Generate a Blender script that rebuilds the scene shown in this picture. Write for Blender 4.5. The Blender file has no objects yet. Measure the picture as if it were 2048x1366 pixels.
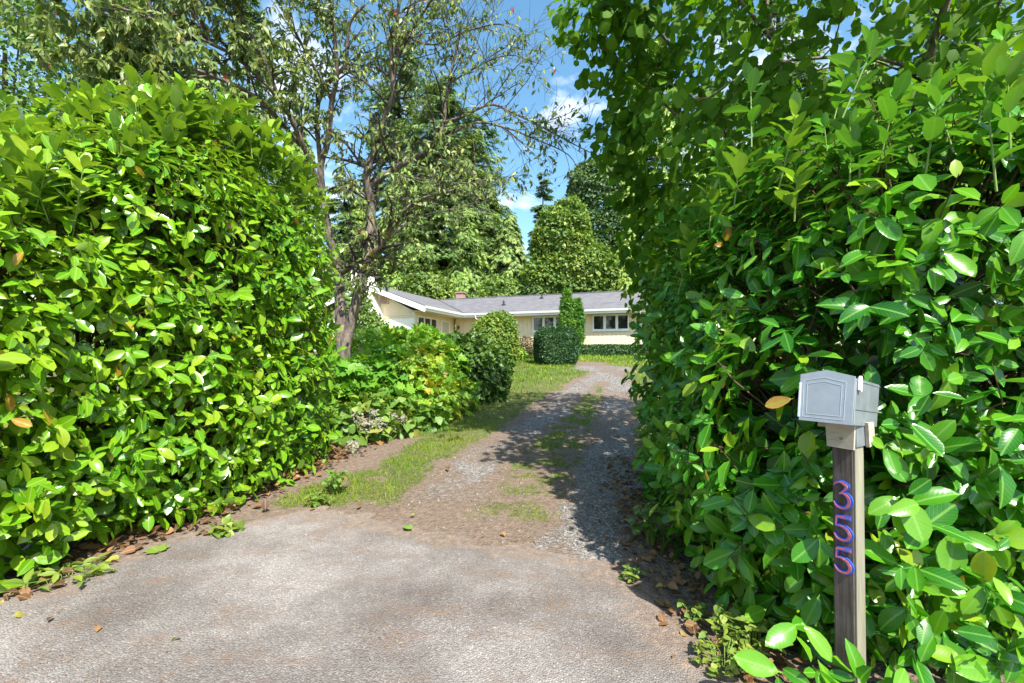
import bpy, math, random
import numpy as np
from mathutils import Matrix, Vector
rad = math.radians
SC = bpy.context.scene
COL = SC.collection
RNG = np.random.default_rng(7)
random.seed(7)

# ------------------------------------------------------------------ camera
CAM_H, F, CX, HY = 1.3, 930.0, 1024.0, 715.0
cam_d = bpy.data.cameras.new("camera")
cam = bpy.data.objects.new("camera", cam_d)
COL.objects.link(cam)
cam.location = (0, 0, CAM_H)
cam.rotation_euler = (rad(90), 0, 0)
cam_d.sensor_width = 36
cam_d.lens = 36 * F / 2048
cam_d.shift_y = (HY - 683) / 2048
cam_d.clip_start, cam_d.clip_end = 0.05, 600
SC.camera = cam

# ------------------------------------------------------------------ sky and sun
SUN_EL = rad(51)
SUN_H = Vector((0.43, -0.903, 0))
w = bpy.data.worlds.new("World"); SC.world = w; w.use_nodes = True
nt = w.node_tree; N = nt.nodes; Lk = nt.links
bg = N["Background"]; bg.inputs[1].default_value = 0.145
sky = N.new("ShaderNodeTexSky"); sky.sky_type = 'NISHITA'; sky.sun_disc = False
sky.sun_elevation = SUN_EL; sky.sun_rotation = math.atan2(SUN_H.x, SUN_H.y)
sky.air_density = 1.0; sky.dust_density = 0.8; sky.ozone_density = 0.6
tc = N.new("ShaderNodeTexCoord"); sx = N.new("ShaderNodeSeparateXYZ")
Lk.new(tc.outputs["Generated"], sx.inputs[0])
zz = N.new("ShaderNodeMath"); zz.operation = 'MAXIMUM'; zz.inputs[1].default_value = 0.02
Lk.new(sx.outputs[2], zz.inputs[0])
z2 = N.new("ShaderNodeMath"); z2.operation = 'ADD'; z2.inputs[1].default_value = 0.25
Lk.new(zz.outputs[0], z2.inputs[0])
dv = [N.new("ShaderNodeMath") for _ in range(2)]
cb = N.new("ShaderNodeCombineXYZ")
for i in range(2):
    dv[i].operation = 'DIVIDE'
    Lk.new(sx.outputs[i], dv[i].inputs[0]); Lk.new(z2.outputs[0], dv[i].inputs[1]); Lk.new(dv[i].outputs[0], cb.inputs[i])
cn = N.new("ShaderNodeTexNoise"); cn.inputs["Scale"].default_value = 2.3; cn.inputs["Detail"].default_value = 9; cn.inputs["Roughness"].default_value = 0.58
Lk.new(cb.outputs[0], cn.inputs["Vector"])
cr = N.new("ShaderNodeValToRGB"); cr.color_ramp.elements[0].position = 0.53; cr.color_ramp.elements[1].position = 0.70
Lk.new(cn.outputs["Fac"], cr.inputs[0])
mx = N.new("ShaderNodeMixRGB"); mx.inputs[2].default_value = (6.4, 6.5, 6.8, 1)
Lk.new(cr.outputs[0], mx.inputs[0]); hs_ = N.new('ShaderNodeHueSaturation'); hs_.inputs['Saturation'].default_value = 1.18; hs_.inputs['Hue'].default_value = 0.485; Lk.new(sky.outputs[0], hs_.inputs['Color']); Lk.new(hs_.outputs[0], mx.inputs[1]); Lk.new(mx.outputs[0], bg.inputs[0])

sd = bpy.data.lights.new("sun", 'SUN'); sd.energy = 5.0; sd.angle = rad(0.55); sd.color = (1.0, 0.95, 0.86)
sun = bpy.data.objects.new("sun", sd); COL.objects.link(sun)
to_sun = Vector((SUN_H.x * math.cos(SUN_EL), SUN_H.y * math.cos(SUN_EL), math.sin(SUN_EL)))
sun.rotation_euler = to_sun.to_track_quat('Z', 'Y').to_euler()
sun.location = (8, -12, 20)

SC.view_settings.view_transform = 'Standard'
SC.view_settings.look = 'None'
SC.view_settings.exposure = 1.06
SC.view_settings.gamma = 1
SC.view_settings.use_curve_mapping = False
SC.render.engine = 'CYCLES'
SC.cycles.max_bounces = 7
SC.cycles.transmission_bounces = 5
SC.cycles.diffuse_bounces = 4
SC.cycles.use_denoising = True

# ------------------------------------------------------------------ helpers
def Gf(x, y):
    """ground height (works on arrays)"""
    y = np.asarray(y, float); x = np.asarray(x, float)
    t = np.maximum(y - 3.0, 0)
    z = 0.072 * (t - 1.2 * (1 - np.exp(-t / 1.2)))
    k = 1.66
    z = -0.12 * np.log(np.exp(-z / 0.12) + np.exp(-k / 0.12))       # smooth cap near the house
    return z
def G(x, y): return float(Gf(x, y))
def P(px, py, Y): return np.array([(px - CX) / F * Y, Y, CAM_H + (HY - py) / F * Y])
def PG(px, py):
    """pixel -> point on the ground"""
    Y = 1.0
    for _ in range(4000):
        if CAM_H + (HY - py) / F * Y <= G(0, Y): break
        Y += 0.01
    return np.array([(px - CX) / F * Y, Y, G(0, Y)])
def nrmz(a): return a / np.maximum(np.linalg.norm(a, axis=-1, keepdims=True), 1e-9)

_h = np.random.default_rng(3).random((256, 256))
def vn(x, y):
    x = np.asarray(x, float); y = np.asarray(y, float)
    xi = np.floor(x).astype(int); yi = np.floor(y).astype(int)
    fx = x - xi; fy = y - yi
    fx = fx * fx * (3 - 2 * fx); fy = fy * fy * (3 - 2 * fy)
    a = _h[xi % 256, yi % 256]; b = _h[(xi + 1) % 256, yi % 256]; c = _h[xi % 256, (yi + 1) % 256]; d = _h[(xi + 1) % 256, (yi + 1) % 256]
    return (a * (1 - fx) + b * fx) * (1 - fy) + (c * (1 - fx) + d * fx) * fy
def fbm(x, y, s, o=4):
    r = 0; a = 0.5; t = 0
    for i in range(o):
        r = r + a * vn(x * s + 17.3 * i, y * s + 5.1 * i); t += a; a *= 0.55; s *= 2.1
    return r / t
def sst(a, b, x):
    t = np.clip((x - a) / (b - a), 0, 1); return t * t * (3 - 2 * t)

def tag(o, label=None, cat=None, group=None, kind=None):
    if label: o["label"] = label
    if cat: o["category"] = cat
    if group: o["group"] = group
    if kind: o["kind"] = kind
    return o
def empty(name, loc, label, cat, group=None, rz=0):
    o = bpy.data.objects.new(name, None); COL.objects.link(o)
    o.location = loc; o.rotation_euler = (0, 0, rz); o.empty_display_size = 0.1
    return tag(o, label, cat, group)
def adopt(o, parent):
    if parent is not None:
        o.parent = parent
        M = Matrix.Translation(parent.location) @ parent.rotation_euler.to_matrix().to_4x4()
        o.matrix_parent_inverse = M.inverted()
def link(name, me, mat=None, parent=None, local=False):
    o = bpy.data.objects.new(name, me); COL.objects.link(o)
    if mat is not None and len(me.materials) == 0: me.materials.append(mat)
    if parent is not None:
        if local: o.parent = parent
        else: adopt(o, parent)
    return o
def mesh_np(name, V, T, uv=None, tint=None, smooth=True, colattr=None):
    """vertices (n,3), triangles or quads (m,k)"""
    V = np.ascontiguousarray(V, np.float32); T = np.ascontiguousarray(T, np.int32)
    m, k = T.shape
    me = bpy.data.meshes.new(name)
    me.vertices.add(len(V)); me.vertices.foreach_set("co", V.ravel())
    me.loops.add(m * k); me.loops.foreach_set("vertex_index", T.ravel())
    me.polygons.add(m); me.polygons.foreach_set("loop_start", np.arange(m, dtype=np.int32) * k)
    try: me.polygons.foreach_set("loop_total", np.full(m, k, np.int32))
    except Exception: pass
    me.polygons.foreach_set("use_smooth", np.full(m, smooth))
    if uv is not None:
        l = me.uv_layers.new(name="UVMap"); l.data.foreach_set("uv", np.ascontiguousarray(uv[T.ravel()], np.float32).ravel())
    if tint is not None:
        a = me.attributes.new("tint", 'FLOAT', 'POINT'); a.data.foreach_set("value", np.ascontiguousarray(tint, np.float32))
    if colattr is not None:
        for nm, arr in colattr.items():
            a = me.attributes.new(nm, 'FLOAT', 'POINT'); a.data.foreach_set("value", np.ascontiguousarray(arr, np.float32))
    me.update(calc_edges=True)
    return me

class MB:
    """small polygon mesh builder"""
    def __init__(s): s.v = []; s.f = []
    def add(s, vs, fs):
        o = len(s.v); s.v += [tuple(map(float, p)) for p in vs]; s.f += [tuple(i + o for i in f) for f in fs]; return s
    def box(s, x0, x1, y0, y1, z0, z1, bev=0.0):
        if bev > 0:
            b = bev
            # chamfer the vertical and horizontal edges with an octagonal-ish shell
            xs = (x0, x0 + b, x1 - b, x1); ys = (y0, y0 + b, y1 - b, y1); zs = (z0, z0 + b, z1 - b, z1)
            vs = []
            idx = {}
            for i in (0, 1):
                for j in (0, 1):
                    for k in (0, 1):
                        X = (xs[0], xs[1]) if i == 0 else (xs[3], xs[2])
                        Y = (ys[0], ys[1]) if j == 0 else (ys[3], ys[2])
                        Z = (zs[0], zs[1]) if k == 0 else (zs[3], zs[2])
                        idx[i, j, k, 'x'] = len(vs); vs.append((X[0], Y[1], Z[1]))
                        idx[i, j, k, 'y'] = len(vs); vs.append((X[1], Y[0], Z[1]))
                        idx[i, j, k, 'z'] = len(vs); vs.append((X[1], Y[1], Z[0]))
            fs = []
            I = idx
            for i in (0, 1):
                f = [I[i, 0, 0, 'x'], I[i, 1, 0, 'x'], I[i, 1, 1, 'x'], I[i, 0, 1, 'x']]; fs.append(f if i else f[::-1])
                f = [I[0, i, 0, 'y'], I[1, i, 0, 'y'], I[1, i, 1, 'y'], I[0, i, 1, 'y']]; fs.append(f[::-1] if i else f)
                f = [I[0, 0, i, 'z'], I[1, 0, i, 'z'], I[1, 1, i, 'z'], I[0, 1, i, 'z']]; fs.append(f if i else f[::-1])
            for a in (0, 1):
                for c in (0, 1):
                    fs.append([I[a, c, 0, 'x'], I[a, c, 1, 'x'], I[a, c, 1, 'y'], I[a, c, 0, 'y']])
                    fs.append([I[a, 0, c, 'x'], I[a, 1, c, 'x'], I[a, 1, c, 'z'], I[a, 0, c, 'z']])
                    fs.append([I[0, a, c, 'y'], I[1, a, c, 'y'], I[1, a, c, 'z'], I[0, a, c, 'z']])
            for i in (0, 1):
                for j in (0, 1):
                    for k in (0, 1): fs.append([I[i, j, k, 'x'], I[i, j, k, 'y'], I[i, j, k, 'z']])
            return s.add(vs, fs)
        vs = [(x, y, z) for z in (z0, z1) for y in (y0, y1) for x in (x0, x1)]
        return s.add(vs, [(0, 2, 3, 1), (4, 5, 7, 6), (0, 1, 5, 4), (2, 6, 7, 3), (0, 4, 6, 2), (1, 3, 7, 5)])
    def prism(s, pts, d):
        """polygon pts (3d) extruded by vector d"""
        n = len(pts); vs = list(pts) + [tuple(np.add(p, d)) for p in pts]
        return s.add(vs, [tuple(range(n))[::-1], tuple(range(n, 2 * n))] + [(i, (i + 1) % n, n + (i + 1) % n, n + i) for i in range(n)])
    def build(s, name, mat, parent=None, local=True, smooth=False):
        me = bpy.data.meshes.new(name); me.from_pydata(s.v, [], s.f)
        import bmesh
        bm = bmesh.new(); bm.from_mesh(me); bmesh.ops.recalc_face_normals(bm, faces=bm.faces); bm.to_mesh(me); bm.free()
        if smooth: me.polygons.foreach_set("use_smooth", np.full(len(me.polygons), True))
        return link(name, me, mat, parent, local)

def tubes(polys, sides=5):
    """list of (points (n,3), radii (n)) -> V, quads"""
    Vs = []; Qs = []; o = 0
    for pts, r in polys:
        pts = np.asarray(pts, float); r = np.asarray(r, float); n = len(pts)
        t = np.zeros_like(pts); t[1:-1] = pts[2:] - pts[:-2]; t[0] = pts[1] - pts[0]; t[-1] = pts[-1] - pts[-2]; t = nrmz(t)
        ref = np.array([0.31, 0.95, 0.1]) if abs(t[0][2]) > 0.8 else np.array([0.05, 0.1, 1.0])
        a = nrmz(np.cross(t, ref)); b = np.cross(t, a)
        an = np.arange(sides) * 2 * math.pi / sides
        ring = pts[:, None, :] + r[:, None, None] * (np.cos(an)[None, :, None] * a[:, None, :] + np.sin(an)[None, :, None] * b[:, None, :])
        Vs.append(ring.reshape(-1, 3))
        i = np.arange(n - 1)[:, None] * sides + np.arange(sides)[None, :]
        j = np.arange(n - 1)[:, None] * sides + (np.arange(sides)[None, :] + 1) % sides
        Qs.append(np.stack([i, j, j + sides, i + sides], -1).reshape(-1, 4) + o)
        o += n * sides
    return np.concatenate(Vs), np.concatenate(Qs)
def tube_obj(name, polys, mat, parent, sides=5, kind=None):
    V, Q = tubes(polys, sides)
    o = link(name, mesh_np(name, V, Q), mat, parent)
    if kind: o["kind"] = kind
    return o
def spline(pts, n):
    pts = np.asarray(pts, float); m = len(pts)
    q = np.vstack([2 * pts[0] - pts[1], pts, 2 * pts[-1] - pts[-2]])
    out = []
    for u in np.linspace(0, m - 1 - 1e-6, n):
        i = int(u); f = u - i; p0, p1, p2, p3 = q[i], q[i + 1], q[i + 2], q[i + 3]
        out.append(0.5 * ((2 * p1) + (-p0 + p2) * f + (2 * p0 - 5 * p1 + 4 * p2 - p3) * f * f + (-p0 + 3 * p1 - 3 * p2 + p3) * f ** 3))
    return np.array(out)

# ------------------------------------------------------------------ materials
def new_mat(name):
    m = bpy.data.materials.new(name); m.use_nodes = True
    return m, m.node_tree.nodes, m.node_tree.links, m.node_tree.nodes["Principled BSDF"]
def ramp(N, stops):
    r = N.new("ShaderNodeValToRGB"); e = r.color_ramp.elements
    while len(e) < len(stops): e.new(0.5)
    for i, (p, c) in enumerate(stops): e[i].position = p; e[i].color = (*c, 1)
    return r
def noise(N, L, scale, detail=4, rough=0.6, vec=None, stretch=None, coord="Object"):
    t = N.new("ShaderNodeTexNoise"); t.inputs["Scale"].default_value = scale; t.inputs["Detail"].default_value = detail; t.inputs["Roughness"].default_value = rough
    if vec is None:
        c = N.new("ShaderNodeTexCoord"); vec = c.outputs[coord]
    if stretch:
        mp = N.new("ShaderNodeMapping"); mp.inputs["Scale"].default_value = stretch; L.new(vec, mp.inputs[0]); vec = mp.outputs[0]
    L.new(vec, t.inputs["Vector"])
    return t
def mixc(N, L, fac, a, b, mode='MIX'):
    m = N.new("ShaderNodeMixRGB"); m.blend_type = mode
    for i, s in ((0, fac), (1, a), (2, b)):
        if hasattr(s, 'links'): L.new(s, m.inputs[i])
        elif i == 0: m.inputs[0].default_value = s
        else: m.inputs[i].default_value = (*s, 1)
    return m.outputs[0]
def math_n(N, L, op, a, b=None, clamp=False):
    m = N.new("ShaderNodeMath"); m.operation = op; m.use_clamp = clamp
    for i, s in ((0, a), (1, b)):
        if s is None: continue
        if hasattr(s, 'links'): L.new(s, m.inputs[i])
        else: m.inputs[i].default_value = s
    return m.outputs[0]
def bump(N, L, h, strength, dist, bsdf):
    b = N.new("ShaderNodeBump"); b.inputs["Strength"].default_value = strength; b.inputs["Distance"].default_value = dist
    L.new(h, b.inputs["Height"]); L.new(b.outputs[0], bsdf.inputs["Normal"])
def leaf_mat(name, stops, rough=0.4, spec=0.5, trans=0.3, tcol=(1.5, 1.35, 0.5), rib=None, ribw=0.03, veins=0.0, under=None, coat=0.0):
    m, N, L, b = new_mat(name)
    at = N.new("ShaderNodeAttribute"); at.attribute_name = "tint"
    r = ramp(N, stops); L.new(at.outputs["Fac"], r.inputs[0]); c = r.outputs[0]
    n = noise(N, L, 9, 2); c = mixc(N, L, math_n(N, L, 'MULTIPLY', n.outputs["Fac"], 0.5), c, (0.6, 0.7, 0.5), 'MULTIPLY')
    if rib:
        uv = N.new("ShaderNodeUVMap"); s = N.new("ShaderNodeSeparateXYZ"); L.new(uv.outputs[0], s.inputs[0])
        d = math_n(N, L, 'ABSOLUTE', math_n(N, L, 'SUBTRACT', s.outputs[0], 0.5))
        f = math_n(N, L, 'LESS_THAN', d, ribw)
        c = mixc(N, L, math_n(N, L, 'MULTIPLY', f, 0.75), c, rib)
        if veins:
            ph = math_n(N, L, 'SUBTRACT', math_n(N, L, 'MULTIPLY', s.outputs[1], 9.0), math_n(N, L, 'MULTIPLY', d, 5.0))
            fr = math_n(N, L, 'FRACT', ph)
            vv = math_n(N, L, 'LESS_THAN', math_n(N, L, 'ABSOLUTE', math_n(N, L, 'SUBTRACT', fr, 0.5)), 0.06)
            c = mixc(N, L, math_n(N, L, 'MULTIPLY', vv, veins), c, rib)
            sw = math_n(N, L, 'ABSOLUTE', math_n(N, L, 'SUBTRACT', fr, 0.5))
            bump(N, L, sw, 0.12, 0.002, b)
    if under:
        g = N.new("ShaderNodeNewGeometry"); c = mixc(N, L, g.outputs["Backfacing"], c, mixc(N, L, 0.7, c, under))
    L.new(c, b.inputs["Base Color"]); b.inputs["Roughness"].default_value = rough
    b.inputs["Specular IOR Level"].default_value = spec
    b.inputs["Coat Weight"].default_value = coat; b.inputs["Coat Roughness"].default_value = 0.2
    t = N.new("ShaderNodeBsdfTranslucent"); L.new(mixc(N, L, 1.0, c, tcol, 'MULTIPLY'), t.inputs[0])
    ms = N.new("ShaderNodeMixShader"); ms.inputs[0].default_value = trans
    L.new(b.outputs[0], ms.inputs[1]); L.new(t.outputs[0], ms.inputs[2]); L.new(ms.outputs[0], N["Material Output"].inputs[0])
    return m
def plain(name, col, rough=0.6, var=0.15, scale=6.0, metal=0.0, bmp=0.0, spec=0.4, stretch=None, dirt=None):
    m, N, L, b = new_mat(name)
    n = noise(N, L, scale, 5, 0.65, stretch=stretch)
    lo = tuple(c * (1 - var) for c in col); hi = tuple(min(1, c * (1 + var)) for c in col)
    r = ramp(N, [(0.3, lo), (0.7, hi)]); L.new(n.outputs["Fac"], r.inputs[0]); c = r.outputs[0]
    if dirt:
        n2 = noise(N, L, scale * 0.35, 6, 0.7); r2 = ramp(N, [(0.5, (0, 0, 0)), (0.75, (1, 1, 1))]); L.new(n2.outputs["Fac"], r2.inputs[0])
        c = mixc(N, L, math_n(N, L, 'MULTIPLY', r2.outputs[0], 0.6), c, dirt)
    L.new(c, b.inputs["Base Color"])
    b.inputs["Roughness"].default_value = rough; b.inputs["Metallic"].default_value = metal; b.inputs["Specular IOR Level"].default_value = spec
    if bmp: bump(N, L, n.outputs["Fac"], 0.6, bmp, b)
    return m
def bark_mat(name, a, c, lich=None):
    m, N, L, b = new_mat(name)
    n = noise(N, L, 14, 6, 0.7, stretch=(1, 1, 0.35)); r = ramp(N, [(0.35, a), (0.65, c)]); L.new(n.outputs["Fac"], r.inputs[0]); col = r.outputs[0]
    if lich:
        n2 = noise(N, L, 5, 5, 0.7); r2 = ramp(N, [(0.54, (0, 0, 0)), (0.62, (1, 1, 1))]); L.new(n2.outputs["Fac"], r2.inputs[0])
        col = mixc(N, L, math_n(N, L, 'MULTIPLY', r2.outputs[0], 0.7), col, lich)
    L.new(col, b.inputs["Base Color"]); b.inputs["Roughness"].default_value = 0.9
    bump(N, L, n.outputs["Fac"], 0.9, 0.03, b)
    return m

GR = (0.065, 0.20, 0.015)
M_laurel = leaf_mat("laurel_leaf", [(0.0, (0.032, 0.163, 0.006)), (0.4, (0.090, 0.286, 0.006)), (0.75, (0.180, 0.392, 0.007)), (0.9, (0.264, 0.432, 0.015)), (0.94, (0.444, 0.281, 0.025)), (1.0, (0.348, 0.153, 0.022))],
                    rough=0.25, spec=0.5, trans=0.30, tcol=(1.5, 1.35, 0.4), rib=(0.30, 0.42, 0.06), ribw=0.05, veins=0.28, under=(0.14, 0.24, 0.05), coat=0.04)
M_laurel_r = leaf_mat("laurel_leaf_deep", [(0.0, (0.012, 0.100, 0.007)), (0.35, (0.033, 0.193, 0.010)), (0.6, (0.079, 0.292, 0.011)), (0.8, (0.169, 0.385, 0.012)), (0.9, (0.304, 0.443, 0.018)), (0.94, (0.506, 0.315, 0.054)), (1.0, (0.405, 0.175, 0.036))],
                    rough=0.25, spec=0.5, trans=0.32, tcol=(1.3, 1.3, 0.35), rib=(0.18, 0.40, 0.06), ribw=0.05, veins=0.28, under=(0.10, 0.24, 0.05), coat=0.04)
M_hazel = leaf_mat("hazel_leaf", [(0.0, (0.052, 0.142, 0.008)), (0.5, (0.091, 0.219, 0.010)), (0.85, (0.167, 0.319, 0.013)), (1.0, (0.372, 0.421, 0.021))], rough=0.65, spec=0.25, trans=0.45, tcol=(1.7, 1.6, 0.35), rib=(0.12, 0.22, 0.05), ribw=0.02, veins=0.35)
M_cherry = leaf_mat("cherry_leaf", [(0.0, (0.105, 0.175, 0.034)), (0.5, (0.189, 0.270, 0.061)), (0.88, (0.361, 0.381, 0.103)), (0.94, (0.569, 0.412, 0.069)), (0.97, (0.721, 0.127, 0.069)), (1.0, (0.569, 0.079, 0.052))], rough=0.42, trans=0.33, tcol=(1.3, 1.3, 0.5), rib=(0.22, 0.28, 0.09), ribw=0.03, under=(0.17, 0.22, 0.09))
M_maple = leaf_mat("bramble_leaf", [(0.0, (0.057, 0.195, 0.016)), (0.45, (0.127, 0.325, 0.024)), (0.8, (0.252, 0.431, 0.032)), (0.93, (0.482, 0.522, 0.040)), (1.0, (0.413, 0.261, 0.048))], rough=0.55, trans=0.33, tcol=(1.3, 1.3, 0.45))
M_ovate = leaf_mat("hydrangea_leaf", [(0.0, (0.06, 0.17, 0.025)), (0.6, (0.14, 0.28, 0.04)), (0.95, (0.33, 0.40, 0.06)), (1.0, (0.36, 0.20, 0.08))], rough=0.5, trans=0.33, rib=(0.25, 0.35, 0.1), ribw=0.02, veins=0.25)
M_rhodo = leaf_mat("rhododendron_leaf", [(0.0, (0.038, 0.094, 0.022)), (0.6, (0.086, 0.172, 0.030)), (1.0, (0.192, 0.296, 0.048))], rough=0.42, trans=0.22)
M_box = leaf_mat("boxwood_leaf", [(0.0, (0.024, 0.078, 0.024)), (0.7, (0.042, 0.120, 0.031)), (1.0, (0.120, 0.228, 0.048))], rough=0.45, trans=0.2)
M_bush = leaf_mat("bush_leaf", [(0.0, (0.081, 0.161, 0.023)), (0.6, (0.161, 0.265, 0.040)), (1.0, (0.322, 0.380, 0.057))], rough=0.5, trans=0.3)
M_thuja = leaf_mat("thuja_spray", [(0.0, (0.057, 0.172, 0.023)), (0.6, (0.115, 0.276, 0.029)), (1.0, (0.230, 0.391, 0.046))], rough=0.6, trans=0.3)
M_red = leaf_mat("barberry_leaf", [(0.0, (0.096, 0.077, 0.030)), (0.5, (0.176, 0.132, 0.060)), (1.0, (0.128, 0.198, 0.050))], rough=0.6, trans=0.25)
M_fir = leaf_mat("fir_spray", [(0.0, (0.084, 0.163, 0.046)), (0.6, (0.171, 0.286, 0.073)), (1.0, (0.364, 0.462, 0.126))], rough=0.65, trans=0.2)
M_cedar = leaf_mat("cedar_spray", [(0.0, (0.125, 0.233, 0.045)), (0.6, (0.267, 0.408, 0.080)), (1.0, (0.500, 0.624, 0.142))], rough=0.65, trans=0.25)
M_broad = leaf_mat("broadleaf", [(0.0, (0.069, 0.152, 0.028)), (0.6, (0.164, 0.274, 0.049)), (1.0, (0.356, 0.425, 0.086))], rough=0.55, trans=0.3)
M_darkb = leaf_mat("dark_broadleaf", [(0.0, (0.055, 0.118, 0.040)), (0.6, (0.109, 0.200, 0.064)), (1.0, (0.255, 0.328, 0.109))], rough=0.55, trans=0.25)
M_grass = leaf_mat("grass_blade", [(0.0, (0.080, 0.190, 0.013)), (0.5, (0.172, 0.293, 0.023)), (0.85, (0.345, 0.382, 0.040)), (1.0, (0.478, 0.369, 0.080))], rough=0.6, spec=0.25, trans=0.3)
M_litter = leaf_mat("dry_leaf", [(0.0, (0.10, 0.05, 0.025)), (0.5, (0.25, 0.12, 0.05)), (0.8, (0.40, 0.20, 0.08)), (0.9, (0.30, 0.33, 0.05)), (1.0, (0.13, 0.28, 0.03))], rough=0.65, trans=0.15, rib=(0.35, 0.25, 0.1))
M_needle = leaf_mat("needle", [(0.0, (0.14, 0.065, 0.03)), (0.6, (0.27, 0.14, 0.07)), (1.0, (0.42, 0.29, 0.16))], rough=0.8, trans=0.0)
M_flower = leaf_mat("faded_floret", [(0.0, (0.258, 0.288, 0.192)), (0.5, (0.354, 0.346, 0.269)), (0.8, (0.374, 0.288, 0.230)), (1.0, (0.231, 0.288, 0.141))], rough=0.8, trans=0.2, tcol=(1, 1, 1))
M_twig = bark_mat("twig", (0.05, 0.028, 0.015), (0.16, 0.095, 0.05))
M_green_twig = plain("young_stem", (0.17, 0.27, 0.05), 0.5)
M_cherrybark = bark_mat("cherry_bark", (0.06, 0.045, 0.038), (0.26, 0.21, 0.18), (0.34, 0.30, 0.17))
M_grey_twig = bark_mat("cherry_twig", (0.035, 0.026, 0.023), (0.11, 0.09, 0.08), (0.24, 0.22, 0.18))
M_bark = bark_mat("conifer_bark", (0.05, 0.035, 0.027), (0.15, 0.105, 0.08))
M_stone = plain("pebble", (0.30, 0.29, 0.29), 0.85, 0.45, 30)

# ------------------------------------------------------------------ leaf templates (length along +Y, upper side +Z)
def strip_leaf(ts, ws, fold, curl, side=0.0, wob=0.0):
    V = []; uv = []; T = []
    wm = max(ws)
    for i, (t, wd) in enumerate(zip(ts, ws)):
        z = -curl * t * t * 0.5; sxo = side * t * t
        wv = wob * (1 if i % 2 else -1)
        V += [(-wd + sxo, t, z + fold * wd + wv), (sxo, t, z), (wd + sxo, t, z + fold * wd - wv)]
        uv += [(0.5 - 0.5 * wd / wm, t), (0.5, t), (0.5 + 0.5 * wd / wm, t)]
    for i in range(len(ts) - 1):
        a = 3 * i
        for k in (0, 1):
            T += [(a + k, a + k + 1, a + k + 4), (a + k, a + k + 4, a + k + 3)]
    return np.array(V, float), np.array(T, int), np.array(uv, float)
LT = (-0.09, 0.0, 0.14, 0.34, 0.55, 0.75, 0.90, 1.0); LW = (0.012, 0.016, 0.13, 0.22, 0.255, 0.22, 0.125, 0.006)
T_laurel = [strip_leaf(LT, LW, 0.28, 0.35, 0.03, 0.008), strip_leaf(LT, LW, 0.45, 0.7, -0.05, 0.012), strip_leaf(LT, LW, 0.15, 0.15, 0.05, 0.01), strip_leaf(LT, LW, 0.35, -0.15, -0.02, 0.012)]
LT2 = (0.0, 0.16, 0.48, 0.83, 1.0); LW2 = (0.014, 0.145, 0.25, 0.17, 0.005)
L_laurel = [strip_leaf(LT2, LW2, 0.28, 0.35, 0.03, 0.0), strip_leaf(LT2, LW2, 0.45, 0.7, -0.05, 0.0), strip_leaf(LT2, LW2, 0.15, 0.15, 0.05, 0.0), strip_leaf(LT2, LW2, 0.35, -0.15, -0.02, 0.0)]
HT = (-0.15, 0.0, 0.10, 0.24, 0.40, 0.56, 0.72, 0.86, 1.0); HW = (0.01, 0.02, 0.27, 0.36, 0.45, 0.41, 0.40, 0.22, 0.01)
T_hazel = [strip_leaf(HT, HW, 0.18, 0.35, 0.02, 0.015), strip_leaf(HT, HW, 0.3, 0.15, -0.03, 0.02), strip_leaf(HT, HW, -0.12, 0.5, 0.03, 0.02)]
HT2 = (0.0, 0.22, 0.68, 1.0); HW2 = (0.1, 0.39, 0.42, 0.06)
L_hazel = [strip_leaf(HT2, HW2, 0.18, 0.35, 0.02), strip_leaf(HT2, HW2, 0.3, 0.15, -0.03), strip_leaf(HT2, HW2, -0.12, 0.5, 0.03)]
CT = (-0.12, 0.0, 0.25, 0.55, 0.8, 1.0); CW = (0.008, 0.012, 0.17, 0.205, 0.11, 0.002)
T_cherry = [strip_leaf(CT, CW, 0.45, 0.5, 0.05), strip_leaf(CT, CW, 0.25, 0.25, -0.04), strip_leaf(CT, CW, 0.6, 0.8, 0.02)]
L_cherry = [strip_leaf((0.0, 0.4, 1.0), (0.012, 0.2, 0.004), 0.45, 0.5, 0.05), strip_leaf((0.0, 0.4, 1.0), (0.012, 0.2, 0.004), 0.25, 0.25, -0.04), strip_leaf((0.0, 0.45, 1.0), (0.012, 0.19, 0.004), 0.6, 0.8, 0.02)]
OT = (-0.15, 0.0, 0.12, 0.32, 0.55, 0.8, 1.0); OW = (0.01, 0.02, 0.27, 0.37, 0.32, 0.16, 0.005)
T_ovate = [strip_leaf(OT, OW, 0.2, 0.4, 0.03, 0.01), strip_leaf(OT, OW, 0.35, 0.7, -0.03, 0.015), strip_leaf(OT, OW, 0.1, 0.2, 0.0, 0.02)]
ST = (0.0, 0.3, 0.65, 1.0); SW = (0.02, 0.2, 0.22, 0.01)
T_small = [strip_leaf(ST, SW, 0.3, 0.4, 0.03), strip_leaf(ST, SW, 0.15, 0.1, -0.04)]
T_rhodo = [strip_leaf((0, 0.2, 0.5, 0.8, 1), (0.02, 0.12, 0.17, 0.12, 0.01), 0.3, 0.5), strip_leaf((0, 0.2, 0.5, 0.8, 1), (0.02, 0.12, 0.17, 0.12, 0.01), 0.15, 0.9)]
def lobed(cup):
    out = [(-0.02, 0.0), (-0.22, -0.08), (-0.27, 0.12), (-0.50, 0.22), (-0.34, 0.40), (-0.46, 0.66), (-0.20, 0.62), (-0.13, 0.80), (0, 1.0),
           (0.13, 0.80), (0.20, 0.62), (0.46, 0.66), (0.34, 0.40), (0.50, 0.22), (0.27, 0.12), (0.22, -0.08), (0.02, 0.0)]
    V = [(0, 0.34, -0.03)] + [(x, y, cup * (x * x * 1.4 - 0.25 * (y - 0.3) ** 2) + 0.02 * ((i % 2) * 2 - 1)) for i, (x, y) in enumerate(out)]
    T = [(0, i + 1, i + 2)[::-1] for i in range(len(out) - 1)]
    return np.array(V, float), np.array(T, int), np.array([(x + 0.5, y) for x, y, z in V], float)
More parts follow.
